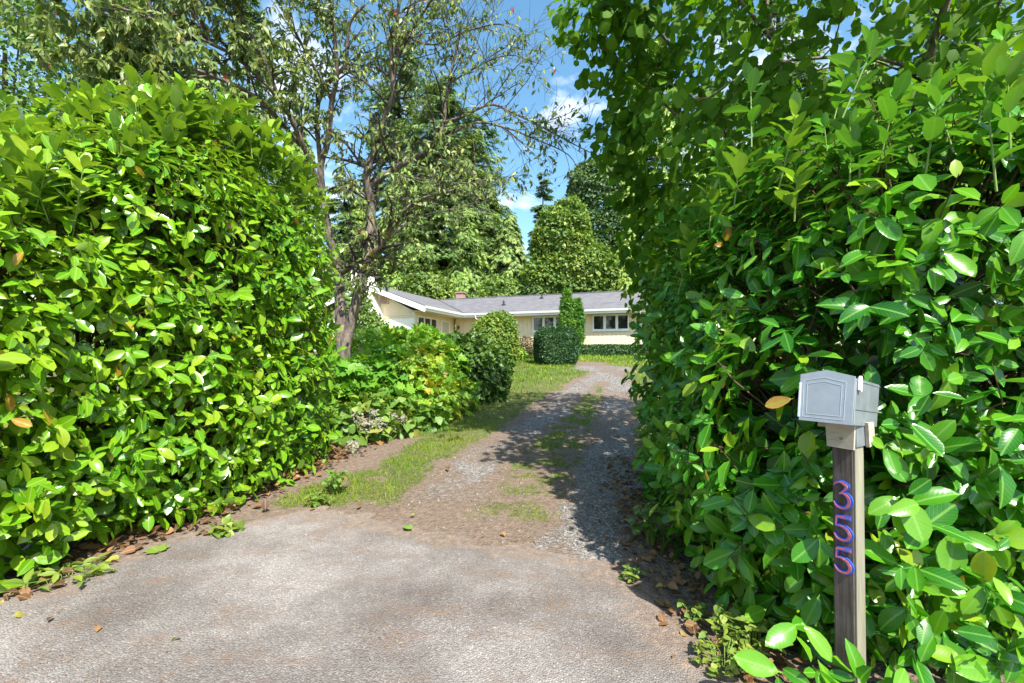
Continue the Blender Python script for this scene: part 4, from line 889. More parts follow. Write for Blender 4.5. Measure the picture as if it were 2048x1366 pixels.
# ------------------------------------------------------------------ laurel hedges
def laurel(name, label, blobs, loc, mat, n, size, rng, tint, sprouts, zmin, droop, top_z, extra=None):
    t = empty(name, loc, label, "hedge")
    lv = Leaves(); tw = []; yt = []
    for (cnt, sh, dk) in ((n, (-0.06, 0.16), 0.0), (int(n * 0.27), (0.18, 0.45), -0.12), (int(n * 0.27), (0.45, 1.1), -0.2)):  # deeper leaves get a darker tint: shade inside the hedge put into colour
        p, nn = blob_pts(rng, blobs, cnt, 0.12 if dk > -0.15 else 0.8, sh, 0.13, 1.1)
        # thin spots where the stems show
        gap = fbm(p[:, 0] * 1.2 + p[:, 2] * 1.1 + 11, p[:, 1] * 1.2 - p[:, 2] * 0.7 + 3, 1.6, 3)
        ok = (p[:, 2] > zmin + fbm(p[:, 0], p[:, 1], 2.5, 2) * 0.12) & (gap > (0.27 if dk > -0.15 else -1)); p = p[ok]; nn = nn[ok]; m = len(p)
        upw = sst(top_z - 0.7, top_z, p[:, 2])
        d = nn * 0.75 + np.array([0, 0, 1.0]) * (0.30 + 0.6 * upw)[:, None] + rng.normal(0, 0.38, (m, 3)); d = nrmz(d)
        Ls = rng.uniform(0.10, 0.24, m); base = p - d * (Ls * 0.7)[:, None]
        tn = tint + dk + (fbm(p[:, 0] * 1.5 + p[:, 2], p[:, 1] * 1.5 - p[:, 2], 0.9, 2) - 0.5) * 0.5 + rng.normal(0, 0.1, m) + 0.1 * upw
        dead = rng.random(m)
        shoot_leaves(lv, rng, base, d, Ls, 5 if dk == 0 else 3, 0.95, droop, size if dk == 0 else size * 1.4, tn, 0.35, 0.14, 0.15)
        for i in range(0, m, 2 if dk == 0 else (1 if dk > -0.15 else 999999)):
            b0 = base[i] - nn[i] * 0.25 - np.array([0, 0, 0.12]); tw.append((np.array([b0, base[i], base[i] + d[i] * Ls[i]]), np.array([0.006, 0.004, 0.002])))
    # upright shoots on top
    for (p0, ln, lean, k, sz, tn) in sprouts:
        d = nrmz(np.array([lean[0], lean[1], 1.0])); b0 = np.array(p0)
        shoot_leaves(lv, rng, b0[None], d[None], np.array([ln]), k, 0.62, -0.12, sz, np.array([tn]), 0.0, 0.08, 0.18)
        shoot_leaves(lv, rng, (b0 + d * ln * 0.85)[None], d[None], np.array([ln * 0.15]), 3, 0.35, -0.1, sz * 0.8, np.array([tn + 0.15]), 0.0, 0.06)
        yt.append((np.array([b0 - d * 0.05, b0 + d * ln * 0.5, b0 + d * ln]), np.array([0.0045, 0.0038, 0.002])))
    # a few dead leaves caught in the hedge
    p, nn = blob_pts(rng, blobs, 200, 0.0, (-0.08, 0.05), 0.13, 1.1); p = p[p[:, 2] > zmin + 0.3]; nn = nn[:len(p)]; m = len(p)
    lv.add(p, rng.normal(0, 0.5, (m, 3)) + np.array([0, 0, -0.8]), nn + rng.normal(0, 0.3, (m, 3)), size * rng.uniform(0.5, 0.9, m), rng.uniform(0.935, 1.0, m))
    if extra is not None: extra(lv)
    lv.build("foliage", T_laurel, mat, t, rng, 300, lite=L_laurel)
    # woody stems from the ground into the hedge
    bs = []
    for b in blobs[-3:-1]:
        for _ in range(60):
            ya = rad(b[7]); lx, ly = rng.uniform(-0.55, 0.5) * b[3], rng.uniform(-0.6, 0.6) * b[4]
            x = b[0] + lx * math.cos(ya) - ly * math.sin(ya); y = b[1] + lx * math.sin(ya) + ly * math.cos(ya); z = G(x, y) - 0.05
            e = np.array([x + rng.uniform(-0.3, 0.3), y + rng.uniform(-0.3, 0.3), rng.uniform(1.0, top_z - 0.7)])
            bs.append((np.array([(x, y, z), ((x + e[0]) / 2 + rng.normal(0, 0.08), (y + e[1]) / 2 + rng.normal(0, 0.08), (z + e[2]) / 2), e]), np.array([0.025, 0.016, 0.006])))
    tube_obj("stems", bs, M_twig, t, 5, "stuff")
    tube_obj("twigs", tw, M_twig, t, 3, "stuff")
    if yt: tube_obj("young_shoots", yt, M_green_twig, t, 5, "stuff")
    return t
r3 = np.random.default_rng(33)
LH = [(-3.78, 3.0, 1.08, 1.12, 1.35, 1.28, 5.0, -10), (-3.42, 4.55, 1.4, 1.2, 1.42, 1.66, 5.0, -10), (-3.35, 4.5, 2.7, 0.9, 1.15, 0.66, 2.4, -10), (-4.4, 2.4, 1.05, 1.6, 0.9, 1.2, 4.0, 8)]
sp = []
for _ in range(170):
    y = r3.uniform(2.7, 5.9); x = -2.75 + (y - 2.7) * 0.16 - abs(r3.normal(0, 0.55)) - 0.1
    hz = float(np.interp(y, [2.6, 3.2, 3.9, 4.6, 5.3, 5.9], [2.25, 2.85, 3.6, 3.85, 3.7, 3.35])); ln_ = r3.uniform(0.22, 0.6); hz -= ln_ * r3.uniform(0.9, 1.5)
    sp.append(((x, y, hz), ln_, (r3.normal(0.1, 0.2), r3.normal(-0.1, 0.2)), r3.integers(9, 13), r3.uniform(0.14, 0.18), r3.uniform(0.5, 0.8)))
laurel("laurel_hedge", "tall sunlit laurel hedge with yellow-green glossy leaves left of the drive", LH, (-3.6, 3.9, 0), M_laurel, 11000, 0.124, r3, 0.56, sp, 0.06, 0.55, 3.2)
r4 = np.random.default_rng(44)
RH = [(1.80, 2.62, 0.75, 0.80, 0.80, 0.95, 3.2, 0), (2.60, 3.35, 1.05, 1.34, 1.55, 1.32, 5.5, 3), (2.75, 2.95, 1.95, 1.25, 1.12, 0.78, 3.0, 0), (3.6, 2.6, 1.1, 1.7, 0.92, 1.45, 5.0, -4)]
sp = []
for (px, py, Y, ln, tn) in ((1562, 340, 2.35, 0.42, 0.86), (1503, 260, 2.6, 0.45, 0.35), (1470, 380, 2.6, 0.3, 0.84), (1590, 400, 2.2, 0.2, 0.87), (1850, 330, 1.9, 0.35, 0.5), (1960, 200, 1.8, 0.25, 0.84), (1990, 330, 1.75, 0.4, 0.55), (1420, 430, 2.9, 0.25, 0.84), (1440, 360, 2.9, 0.3, 0.6), (1700, 330, 2.1, 0.3, 0.5), (1760, 300, 2.1, 0.35, 0.4), (1660, 340, 2.3, 0.35, 0.45), (1900, 260, 2.0, 0.3, 0.6), (1380, 520, 3.1, 0.25, 0.8), (1360, 560, 3.2, 0.2, 0.6), (2020, 260, 1.7, 0.3, 0.7)):
    q = P(px, py, Y); sp.append(((q[0], q[1], q[2] - 0.05), ln * 0.8, (r4.normal(0, 0.15), r4.normal(-0.05, 0.15)), 10, 0.135, tn))
for _ in range(40):
    x = r4.uniform(1.35, 3.2); y = r4.uniform(1.9, 4.2); sp.append(((x, y, 2.35 + r4.normal(0, 0.1)), r4.uniform(0.15, 0.3), (r4.normal(0, 0.25), r4.normal(-0.1, 0.2)), 9, 0.13, r4.uniform(0.3, 0.7)))
def front_leaves(lv):
    """shoots that stand forward round the mailbox post"""
    for (px, py, Y, n_) in ((1640, 1340, 1.6, 3), (1700, 1355, 1.56, 3), (1775, 1330, 1.58, 4), (1810, 1230, 1.6, 4), (1815, 1120, 1.64, 2), (1850, 1150, 1.62, 4), (1900, 1290, 1.56, 5), (1980, 1200, 1.58, 5), (1770, 950, 1.66, 1), (1800, 1010, 1.64, 2), (1590, 1290, 1.66, 2), (1830, 820, 1.68, 2), (2000, 1330, 1.5, 5), (1950, 1050, 1.62, 4), (2010, 900, 1.62, 4)):
        for _ in range(n_):
            q = P(px + r4.normal(0, 28), py + r4.normal(0, 28), Y + 0.1)
            shoot_leaves(lv, r4, q[None], nrmz(np.array([[r4.normal(-0.2, 0.4), -0.8, r4.normal(0.3, 0.3)]])), np.array([0.1]), 3, 0.8, 0.5, 0.125, np.array([r4.uniform(0.35, 0.7)]), 0.35)
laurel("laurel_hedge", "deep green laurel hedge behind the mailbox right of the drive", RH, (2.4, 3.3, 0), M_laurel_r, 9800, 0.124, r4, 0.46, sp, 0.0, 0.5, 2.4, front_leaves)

# ------------------------------------------------------------------ branching for the cherry and hazel
def grow(path, r0, r1, out, tips, rng, level, maxl, nchild, lenf, spread, upbias, start=0.25, wob=0.12):
    path = np.asarray(path); n = len(path)
    seg = np.linalg.norm(np.diff(path, axis=0), axis=1); cum = np.concatenate([[0], np.cumsum(seg)]); tot = cum[-1]
    out[level].append((path, np.linspace(r0, r1, n)))
    if level >= maxl:
        tips.append(path); return
    for _ in range(nchild[level]):
        u = rng.uniform(start, 1.0); s = u * tot; i = min(n - 2, int(np.searchsorted(cum, s) - 1)); i = max(i, 0)
        f = (s - cum[i]) / max(seg[i], 1e-6); p = path[i] + (path[i + 1] - path[i]) * f; tn = nrmz(path[i + 1] - path[i])
        d = nrmz(tn * rng.uniform(0.5, 1.0) + nrmz(rng.normal(size=3)) * spread + np.array([0, 0, upbias]))
        ln = lenf[level] * rng.uniform(0.5, 1.25) * (1.15 - 0.5 * u)
        k = 5 if level + 1 < maxl else 4
        pts = [p]
        for j in range(1, k):
            d = nrmz(d + rng.normal(0, wob, 3) + np.array([0, 0, upbias * 0.15])); pts.append(pts[-1] + d * ln / (k - 1))
        rr = (r0 + (r1 - r0) * u) * rng.uniform(0.4, 0.65)
        grow(pts, max(rr, 0.0022), max(rr * 0.35, 0.0014), out, tips, rng, level + 1, maxl, nchild, lenf, spread, upbias, 0.15, wob)

r5 = np.random.default_rng(55)
ch_loc = (P(686, 850, 7.2)[0], 7.2, G(0, 7.2))
cherry = empty("cherry_tree", ch_loc, "old lichen-spotted cherry tree with forked trunk and sparse leaves left of the drive", "tree")
def LP(*pts): return spline([P(*q) for q in pts], max(6, 3 * len(pts)))
trunkA = LP((690, 880, 7.2), (686, 740, 7.2), (683, 660, 7.2), (680, 600, 7.25), (679, 540, 7.3))
trunkB = LP((688, 760, 7.15), (690, 700, 7.1), (701, 650, 7.1), (717, 590, 7.05), (729, 544, 7.0), (738, 515, 7.0))
tubes_trunk = [(trunkA, np.linspace(0.10, 0.07, len(trunkA))), (trunkB, np.linspace(0.088, 0.072, len(trunkB)))]
V, Q = tubes(tubes_trunk, 10)
V = V + (r5.normal(0, 0.006, V.shape))
link("trunk", mesh_np("trunk", V, Q), M_cherrybark, cherry)
limbs = [
    (LP((738, 520, 7.0), (740, 468, 7.0), (743, 410, 7.0), (733, 350, 6.9), (749, 303, 6.9), (759, 269, 6.8)), 0.095, 0.065),
    (LP((759, 275, 6.8), (775, 219, 6.7), (789, 185, 6.6), (781, 135, 6.5), (792, 57, 6.4), (802, -30, 6.3)), 0.06, 0.03),
    (LP((785, 180, 6.6), (800, 90, 6.4), (830, 50, 6.2), (850, 20, 6.1), (880, -30, 6.0)), 0.035, 0.018),
    (LP((735, 520, 7.0), (758, 497, 6.9), (773, 477, 6.8), (787, 450, 6.7), (805, 424, 6.5), (850, 395, 6.3), (910, 380, 6.0)), 0.075, 0.02),
    (LP((742, 372, 6.95), (775, 347, 6.8), (816, 323, 6.7), (863, 296, 6.5), (880, 269, 6.4), (888, 242, 6.4), (897, 168, 6.3), (910, 111, 6.2), (922, 60, 6.1)), 0.06, 0.018),
    (LP((886, 245, 6.4), (924, 234, 6.2), (981, 209, 6.0), (1031, 228, 5.9), (1092, 258, 5.8), (1139, 284, 5.7), (1183, 306, 5.6)), 0.03, 0.006),
    (LP((863, 296, 6.5), (941, 247, 6.2), (1010, 255, 6.0), (1065, 276, 5.9), (1132, 306, 5.8), (1156, 337, 5.7)), 0.025, 0.005),
    (LP((679, 548, 7.3), (702, 533, 7.15), (723, 518, 7.0)), 0.07, 0.08),
    (LP((680, 545, 7.3), (655, 450, 7.2), (641, 340, 7.0), (655, 286, 6.9), (664, 202, 6.7), (674, 151, 6.5), (668, 60, 6.3), (660, -40, 6.1)), 0.085, 0.025),
    (LP((641, 330, 7.0), (634, 219, 6.8), (658, 165, 6.6), (690, 131, 6.5), (695, 84, 6.4), (701, 44, 6.3), (728, 10, 6.2)), 0.05, 0.02),
    (LP((648, 400, 7.1), (610, 300, 6.6), (560, 200, 6.1), (470, 110, 5.6), (380, 20, 5.2)), 0.06, 0.02),
    (LP((600, 290, 6.6), (520, 200, 6.0), (420, 150, 5.4), (300, 110, 5.0), (170, 60, 4.7)), 0.045, 0.012),
    (LP((560, 200, 6.1), (500, 60, 5.6), (420, -60, 5.2)), 0.035, 0.015),
    (LP((420, 150, 5.4), (330, 170, 5.1), (230, 200, 4.8)), 0.022, 0.007),
    (LP((664, 202, 6.7), (610, 100, 6.2), (560, 10, 5.9), (520, -60, 5.6)), 0.035, 0.012),
    (LP((470, 110, 5.6), (360, 60, 5.0), (220, 10, 4.5), (80, -20, 4.2)), 0.03, 0.009),
    (LP((792, 57, 6.4), (860, 90, 6.1), (940, 60, 5.9), (1010, 50, 5.7), (1060, 90, 5.6)), 0.022, 0.005),
    (LP((897, 168, 6.3), (960, 130, 6.0), (1020, 110, 5.8), (1085, 130, 5.6)), 0.02, 0.005),
    (LP((760, 500, 6.9), (820, 440, 7.4), (900, 420, 7.8), (980, 400, 8.2)), 0.03, 0.007),
    (LP((775, 347, 6.8), (850, 360, 6.3), (930, 367, 6.0), (990, 355, 5.8)), 0.022, 0.005),
]
out = [[], [], [], []]; tips = []
for li, (pth, a, c2) in enumerate(limbs):
    a *= 0.74; c2 *= 0.74
    bare = pth[-1][0] > -0.8
    grow(pth, a, c2, out, tips, r5, 0, 2, (17, 10), (0.8 if bare else 0.85, 0.36), 0.75, 0.12 if bare else 0.0, 0.22 if a > 0.06 else 0.1, 0.16)
for k, (pth, rr) in enumerate(out[0]):
    tube_obj("limb", [(pth, rr)], M_cherrybark, cherry, 7)
tube_obj("branches", out[1], M_grey_twig, cherry, 4, "stuff")
tube_obj("twigs", out[2], M_grey_twig, cherry, 3, "stuff")
lv = Leaves()
for tp in tips:
    e = tp[-1]; pxx = CX + F * e[0] / max(e[1], 0.5)
    dens = np.interp(pxx, [0, 550, 700, 850, 1000, 1200], [9.5, 9.5, 5.0, 3.2, 2.0, 0.8])
    m = r5.poisson(dens)
    if m == 0: continue
    u = r5.uniform(0.2, 1.0, m); idx = np.minimum((u * (len(tp) - 1)).astype(int), len(tp) - 2); f = u * (len(tp) - 1) - idx
    p = tp[idx] + (tp[idx + 1] - tp[idx]) * f[:, None]
    d = r5.normal(0, 0.5, (m, 3)) + np.array([0, 0, -0.75]) + nrmz(tp[-1] - tp[0]) * 0.4
    nn = r5.normal(0, 0.5, (m, 3)) + np.array([0.2, -0.5, 0.5])
    tt = np.clip(r5.normal(0.42, 0.2, m), 0, 0.9); tt[r5.random(m) < 0.004] = 0.985
    lv.add(p, d, nn, np.interp(pxx, [300, 800], [0.11, 0.085]) * r5.uniform(0.6, 1.2, m), tt, r5.uniform(0.85, 1.25, m))
lv.build("foliage", T_cherry, M_cherry, cherry, r5, 300, lite=L_cherry)
# moss cushions and ivy leaves on the trunk
for (px, py, Y, rr) in ((678, 532, 7.22, 0.11), (752, 508, 6.92, 0.07), (776, 470, 6.75, 0.06), (735, 535, 6.9, 0.06)):
    c0 = P(px, py, Y); m = 500; u = nrmz(r5.normal(size=(m, 3))); lm = Leaves(); lm.add(c0 + u * rr * r5.uniform(0.7, 1, (m, 1)) * np.array([1.2, 0.9, 0.7]), u + r5.normal(0, 0.4, (m, 3)), r5.normal(size=(m, 3)), 0.035, np.clip(r5.normal(0.8, 0.15, m), 0, 1))
    o = lm.build("moss", T_tri, M_grass, cherry, r5)

r6 = np.random.default_rng(66)
hazel = empty("hazel_tree", (3.4, 5.0, G(0, 5.0)), "overhanging hazel tree with round toothed dark leaves above the right hedge", "tree")
hl = [
    (spline([(3.4, 5.0, 0.05), (3.3, 4.9, 1.5), (3.0, 4.7, 3.0), (2.6, 4.6, 4.4), (2.2, 4.4, 5.6)], 12), 0.10, 0.03),
    (spline([(3.4, 5.0, 0.05), (3.2, 5.1, 1.8), (2.6, 5.2, 3.4), (1.9, 5.2, 4.6), (1.2, 5.0, 5.3)], 12), 0.08, 0.02),
    (spline([(3.3, 5.0, 0.2), (3.4, 4.4, 2.0), (3.2, 3.6, 3.5), (2.9, 2.8, 4.4), (2.5, 2.2, 4.8)], 12), 0.08, 0.02),
    (spline([(3.5, 5.1, 0.1), (3.9, 5.0, 2.0), (4.2, 4.6, 3.6), (4.3, 3.8, 4.8)], 10), 0.07, 0.02),
    (spline([(2.6, 5.2, 3.4), (2.0, 4.9, 3.6), (1.5, 4.7, 3.9), (1.0, 4.6, 4.3), (0.5, 4.5, 4.4)], 10), 0.035, 0.008),
    (spline([(3.0, 4.7, 3.0), (2.3, 5.0, 3.1), (1.8, 5.1, 3.2), (1.35, 5.3, 3.2)], 9), 0.035, 0.008),
    (spline([(2.6, 4.6, 4.4), (1.9, 4.2, 4.7), (1.3, 3.9, 4.8), (0.8, 3.7, 4.7)], 9), 0.03, 0.007),
    (spline([(3.2, 5.4, 1.5), (2.6, 5.9, 2.4), (2.1, 6.2, 2.7), (1.75, 6.2, 2.5)], 9), 0.03, 0.007),
    (spline([(2.9, 2.8, 4.4), (2.0, 2.5, 4.3), (1.4, 2.6, 4.1)], 8), 0.025, 0.006),
    (spline([(3.2, 3.6, 3.5), (2.6, 3.4, 3.5), (1.9, 3.5, 3.5), (1.5, 3.6, 3.3)], 8), 0.03, 0.007),
]
out = [[], [], [], []]; tips = []
for pth, a, c2 in hl: grow(pth, a * 0.6, c2 * 0.6, out, tips, r6, 0, 2, (8, 4), (0.7, 0.35), 0.8, 0.0, 0.35, 0.15)
for pth, rr in out[0]: tube_obj("limb", [(pth, rr)], M_cherrybark, hazel, 7)
tube_obj("branches", out[1], M_twig, hazel, 4, "stuff"); tube_obj("twigs", out[2], M_twig, hazel, 3, "stuff")
lv = Leaves()
HB = [(0.95, 4.45, 4.55, 0.55, 0.6, 0.45, 2.2, 0), (1.25, 5.0, 3.75, 0.5, 0.6, 0.55, 2.2, 0), (1.75, 5.6, 3.0, 0.5, 0.7, 0.7, 2.2, 0), (3.3, 5.0, 3.9, 2.0, 1.9, 2.0, 2.3, 0), (2.2, 5.5, 3.0, 0.85, 1.1, 1.1, 2.2, 0), (2.0, 5.0, 4.6, 1.15, 1.0, 0.9, 2.2, 0), (1.25, 4.6, 4.75, 0.75, 0.7, 0.5, 2.2, 0), (2.6, 3.0, 4.2, 1.3, 1.2, 0.75, 2.4, 0), (2.6, 4.0, 3.2, 1.0, 1.0, 0.8, 2.2, 0), (4.4, 3.6, 4.0, 1.3, 1.6, 1.2, 2.3, 0), (2.9, 4.6, 5.9, 1.9, 2.0, 1.2, 2.3, 0), (2.05, 6.1, 2.3, 0.55, 0.9, 0.8, 2.2, 0)]
for cnt, sh in ((12500, (-0.05, 0.3)), (9500, (0.3, 1.0))):
    p, nn = blob_pts(r6, HB, cnt, 0.8, sh, 0.22, 1.2); m = len(p)
    d = nn * 0.25 + r6.normal(0, 0.4, (m, 3)) + np.array([-0.15, -0.1, -0.75]); up = nn * 0.5 + np.array([-0.1, -0.25, 0.55]) + r6.normal(0, 0.4, (m, 3))
    lv.add(p, d, up, 0.105 * r6.uniform(0.7, 1.25, m), np.clip(r6.normal(0.42, 0.2, m), 0, 0.95), r6.uniform(0.9, 1.15, m))
for tp in tips:
    m = 4; u = np.linspace(0.25, 1, m) * (len(tp) - 1.001); i = u.astype(int); p = tp[i] + (tp[i + 1] - tp[i]) * (u - i)[:, None]
    lv.add(p, r6.normal(0, 0.4, (m, 3)) + np.array([-0.2, -0.1, -0.8]), r6.normal(0, 0.4, (m, 3)) + np.array([-0.1, -0.3, 0.5]), 0.105 * r6.uniform(0.7, 1.2, m), np.clip(r6.normal(0.42, 0.2, m), 0, 0.95))
lv.build("foliage", T_hazel, M_hazel, hazel, r6, 300, lite=L_hazel)
# ------------------------------------------------------------------ grass, stones, litter
r7 = np.random.default_rng(77)
def grass_patch(name, label, n, xr_, yr_, hgt, templ, bright, cond):
    x = r7.uniform(*xr_, n); y = yr_[0] + (yr_[1] - yr_[0]) * r7.random(n) ** 1.35
    g, v = masks(x, y); ok = (r7.random(n) < g ** 2.0 * (0.35 + 0.9 * fbm(x, y, 3.0, 2))) & cond(x, y); x = x[ok]; y = y[ok]; m = len(x)
    p = np.stack([x, y, Gf(x, y) + relief(x, y) - 0.004], 1)
    d = r7.normal(0, 0.45, (m, 3)); d[:, 2] = 1.0; nn = r7.normal(0, 1, (m, 3))
    dry = fbm(x + 5, y, 1.1, 3)
    lv = Leaves(); lv.add(p, d, nn, hgt * (0.4 + 1.3 * r7.random(m) ** 2) * (0.6 + 0.9 * fbm(x + 2, y + 6, 4.0, 2)) * (1 + 0.05 * np.maximum(y - 6, 0)), np.clip(bright + (dry - 0.5) * 1.0 + r7.normal(0, 0.14, m), 0, 1), 1.2 + 0.12 * np.maximum(y - 5, 0))
    o = lv.build(name, templ, M_grass, None, r7)
    return tag(o, label, "grass", kind="stuff")
grass_patch("verge_grass", "short yellow-green grass strip along the left edge of the drive", 120000, (-3.2, 1.6), (3.6, 7.6), 0.033, T_blade, 0.58, lambda x, y: x < np.interp(y, [3, 7.6], [0.7, 1.0]))
grass_patch("lawn_grass", "mown green lawn between the shrubs and the gravel drive", 150000, (-7, 12), (7.0, 30), 0.05, T_tri, 0.45, lambda x, y: y > 7)
grass_patch("shade_grass", "thin shaded grass between the drive and the right hedge", 26000, (0.6, 4.0), (4.0, 9.0), 0.04, T_blade, 0.35, lambda x, y: x > np.interp(y, [3, 7.6], [0.7, 1.0]))
# gravel stones
n = 26000; x = r7.uniform(-1.5, 6, n); y = 3.2 + 16.5 * r7.random(n) ** 1.8; g, v = masks(x, y); ok = r7.random(n) < v * 0.8 + 0.05 * (y < 8); x = x[ok]; y = y[ok]; m = len(x)
oct_v = np.array([(1, 0, 0), (-1, 0, 0), (0, 1, 0), (0, -1, 0), (0, 0, 0.7), (0, 0, -0.7)], float); oct_t = np.array([(0, 2, 4), (2, 1, 4), (1, 3, 4), (3, 0, 4), (2, 0, 5), (1, 2, 5), (3, 1, 5), (0, 3, 5)])
lv = Leaves(); d = r7.normal(0, 1, (m, 3)); d[:, 2] *= 0.3
lv.add(np.stack([x, y, Gf(x, y) + relief(x, y) + 0.006], 1), d, np.array([0, 0, 1.0]) + r7.normal(0, 0.4, (m, 3)), r7.uniform(0.005, 0.014, m) * (1 + 0.04 * y), r7.random(m), r7.uniform(0.7, 1.5, m))
M_peb = leaf_mat("gravel_stone", [(0.0, (0.12, 0.11, 0.10)), (0.6, (0.20, 0.182, 0.17)), (1.0, (0.36, 0.335, 0.31))], rough=0.9, spec=0.2, trans=0.0)
tag(lv.build("gravel_stones", [(oct_v, oct_t, np.zeros((6, 2)))], M_peb, None, r7), "loose grey gravel stones in the wheel tracks", "gravel", kind="stuff")
# leaf litter along the hedges
lv = Leaves()
n = 1000; t_ = r7.random(n); ys = np.interp(t_, [0, 1], [1.9, 6.4]); xs = np.interp(ys, [p[1] for p in HEDGE_EDGE], [p[0] for p in HEDGE_EDGE]) + r7.normal(-0.02, 0.16, n)
lv.add(np.stack([xs, ys, Gf(xs, ys) + r7.uniform(0.015, 0.05, n)], 1), r7.normal(0, 1, (n, 3)) * np.array([1, 1, 0.25]), np.array([0, 0, 1.0]) + r7.normal(0, 0.5, (n, 3)), r7.uniform(0.025, 0.085, n), np.clip(np.where(r7.random(n) < 0.8, r7.normal(0.12, 0.2, n), r7.uniform(0.6, 1.0, n)), 0, 1))
n = 700; ys = r7.uniform(1.7, 5.5, n); xs = np.interp(ys, [1.7, 2.2, 3.2, 5.5], [1.05, 0.98, 0.92, 1.2]) + r7.normal(0.05, 0.13, n)
lv.add(np.stack([xs, ys, Gf(xs, ys) + r7.uniform(0.01, 0.03, n)], 1), r7.normal(0, 1, (n, 3)) * np.array([1, 1, 0.25]), np.array([0, 0, 1.0]) + r7.normal(0, 0.4, (n, 3)), r7.uniform(0.02, 0.07, n), np.clip(r7.normal(0.35, 0.2, n), 0, 1))
tag(lv.build("leaf_litter", T_ovate, M_litter, None, r7), "brown dry leaf litter along the feet of the hedges", "leaf litter", kind="stuff")
# conifer needles and crumbs on asphalt and soil
n = 42000; x = r7.uniform(-2.9, 1.1, n); y = 1.3 + 5.2 * r7.random(n); dn = fbm(x * 1.0, y * 2.2, 1.1, 4); ok = r7.random(n) < sst(0.48, 0.66, dn) + 0.55 * sst(3.2, 3.8, y + 0.35 * x) * (y < 5) + 0.02; x = x[ok]; y = y[ok]; m = len(x)
lv = Leaves(); lv.add(np.stack([x, y, Gf(x, y) + 0.026], 1), r7.normal(0, 1, (m, 3)) * np.array([1, 1, 0.08]), np.array([0, 0, 1.0]) + r7.normal(0, 0.2, (m, 3)), r7.uniform(0.008, 0.03, m), r7.random(m), r7.uniform(0.5, 1.2, m))
tag(lv.build("needle_litter", T_tri, M_needle, None, r7), "rusty conifer needles drifted in streaks over the asphalt", "needles", kind="stuff")
# single fallen leaves
def fallen(px, py, size, tint, label, templ=T_ovate, yaw=None, group=None):
    q = PG(px, py); tv, tt, tu = templ[r7.integers(0, len(templ))]
    me = mesh_np("fallen_leaf", tv * size, tt, tu, np.full(len(tv), tint)); o = link("fallen_leaf", me, M_litter)
    o.location = (q[0], q[1], q[2] + 0.03); o.rotation_euler = (r7.normal(0, 0.15), r7.normal(0, 0.2), r7.uniform(0, 6.28) if yaw is None else yaw)
    tag(o, label, "leaf", group)
fallen(320, 1112, 0.15, 0.97, "broad green leaf lying on the asphalt edge below the left hedge", T_lobed)
fallen(823, 1067, 0.09, 0.99, "single green leaf lying on the asphalt in front of the grass strip")
fallen(358, 1290, 0.04, 0.88, "small yellowish leaf on the asphalt at lower left")
fallen(830, 1036, 0.05, 0.87, "small yellow leaf on the soil where the asphalt ends")
fallen(715, 1022, 0.08, 0.25, "pale twig-like leaf on soil in front of the grass strip", T_cherry)
fallen(622, 1027, 0.06, 0.8, "curled orange leaf beside the soil edge under the left hedge")
fallen(660, 958, 0.07, 0.87, "bright yellow leaf at the foot of the hydrangea")
fallen(395, 1078, 0.08, 0.85, "orange leaf leaning on the soil bank under the left hedge")
fallen(1005, 1072, 0.05, 0.7, "tan curled leaf at the left of the shaded soil")
fallen(895, 940, 0.07, 0.1, "dark brown leaf on the pale gravel beside the grass strip")
fallen(95, 1255, 0.05, 0.05, "thin dark twig-like leaf on the asphalt at far left", T_cherry)
fallen(197, 1266, 0.04, 0.6, "small straw-coloured leaf on the asphalt near the left frame edge")
# weeds at the feet of the hedges
def weed(px, py, n, rr, hh, size, templ, mat, label, tint=0.6):
    q = PG(px, py); e = empty("weed_plant", tuple(q), label, "weed")
    lv = Leaves(); st = []
    for _ in range(n):
        a = r7.uniform(0, 6.28); r_ = rr * math.sqrt(r7.random()); tip = q + np.array([math.cos(a) * r_, math.sin(a) * r_, hh * r7.uniform(0.3, 1)])
        st.append((np.array([q + (tip - q) * [0.4, 0.4, 0], (q + tip) / 2 + [0, 0, hh * 0.2], tip]), np.array([0.003, 0.002, 0.0015])))
        for k in range(3): lv.add(tip[None], (r7.normal(0, 1, (1, 3)) * np.array([1, 1, 0.3])), np.array([[0, 0, 1.0]]) + r7.normal(0, 0.4, (1, 3)), size * r7.uniform(0.6, 1.3), np.clip(r7.normal(tint, 0.15), 0, 1))
    lv.build("leaf_cluster", templ, mat, e, r7); tube_obj("stalks", st, M_green_twig, e, 3, "stuff")
weed(1500, 1300, 70, 0.16, 0.16, 0.035, T_ovate, M_bush, "clump of small pale weeds at the asphalt edge below the mailbox hedge", 0.75)
weed(1450, 1340, 45, 0.12, 0.10, 0.03, T_ovate, M_bush, "low pale weeds at the bottom edge of the picture by the asphalt", 0.8)
weed(1385, 1240, 20, 0.07, 0.08, 0.03, T_ovate, M_bush, "small weed tuft on the soil between asphalt and right hedge", 0.6)
weed(1265, 1160, 18, 0.07, 0.06, 0.03, T_ovate, M_bush, "small weed at the corner where the asphalt meets the drive", 0.6)
weed(1310, 1090, 45, 0.16, 0.28, 0.06, T_ovate, M_rhodo, "grey-green leafy weed under the left end of the mailbox hedge", 0.8)
weed(668, 985, 30, 0.14, 0.2, 0.05, T_ovate, M_ovate, "leafy seedling at the right end of the left hedge foot", 0.6)
weed(640, 1010, 22, 0.1, 0.1, 0.05, T_ovate, M_ovate, "low green weed on the soil bank under the left hedge", 0.7)
weed(455, 1068, 18, 0.1, 0.06, 0.06, T_ovate, M_bush, "pale green weed at the asphalt edge below the left hedge", 0.7)
weed(130, 1165, 26, 0.2, 0.07, 0.08, T_cherry, M_bush, "long-leaved weed on the soil at the far left asphalt edge", 0.7)

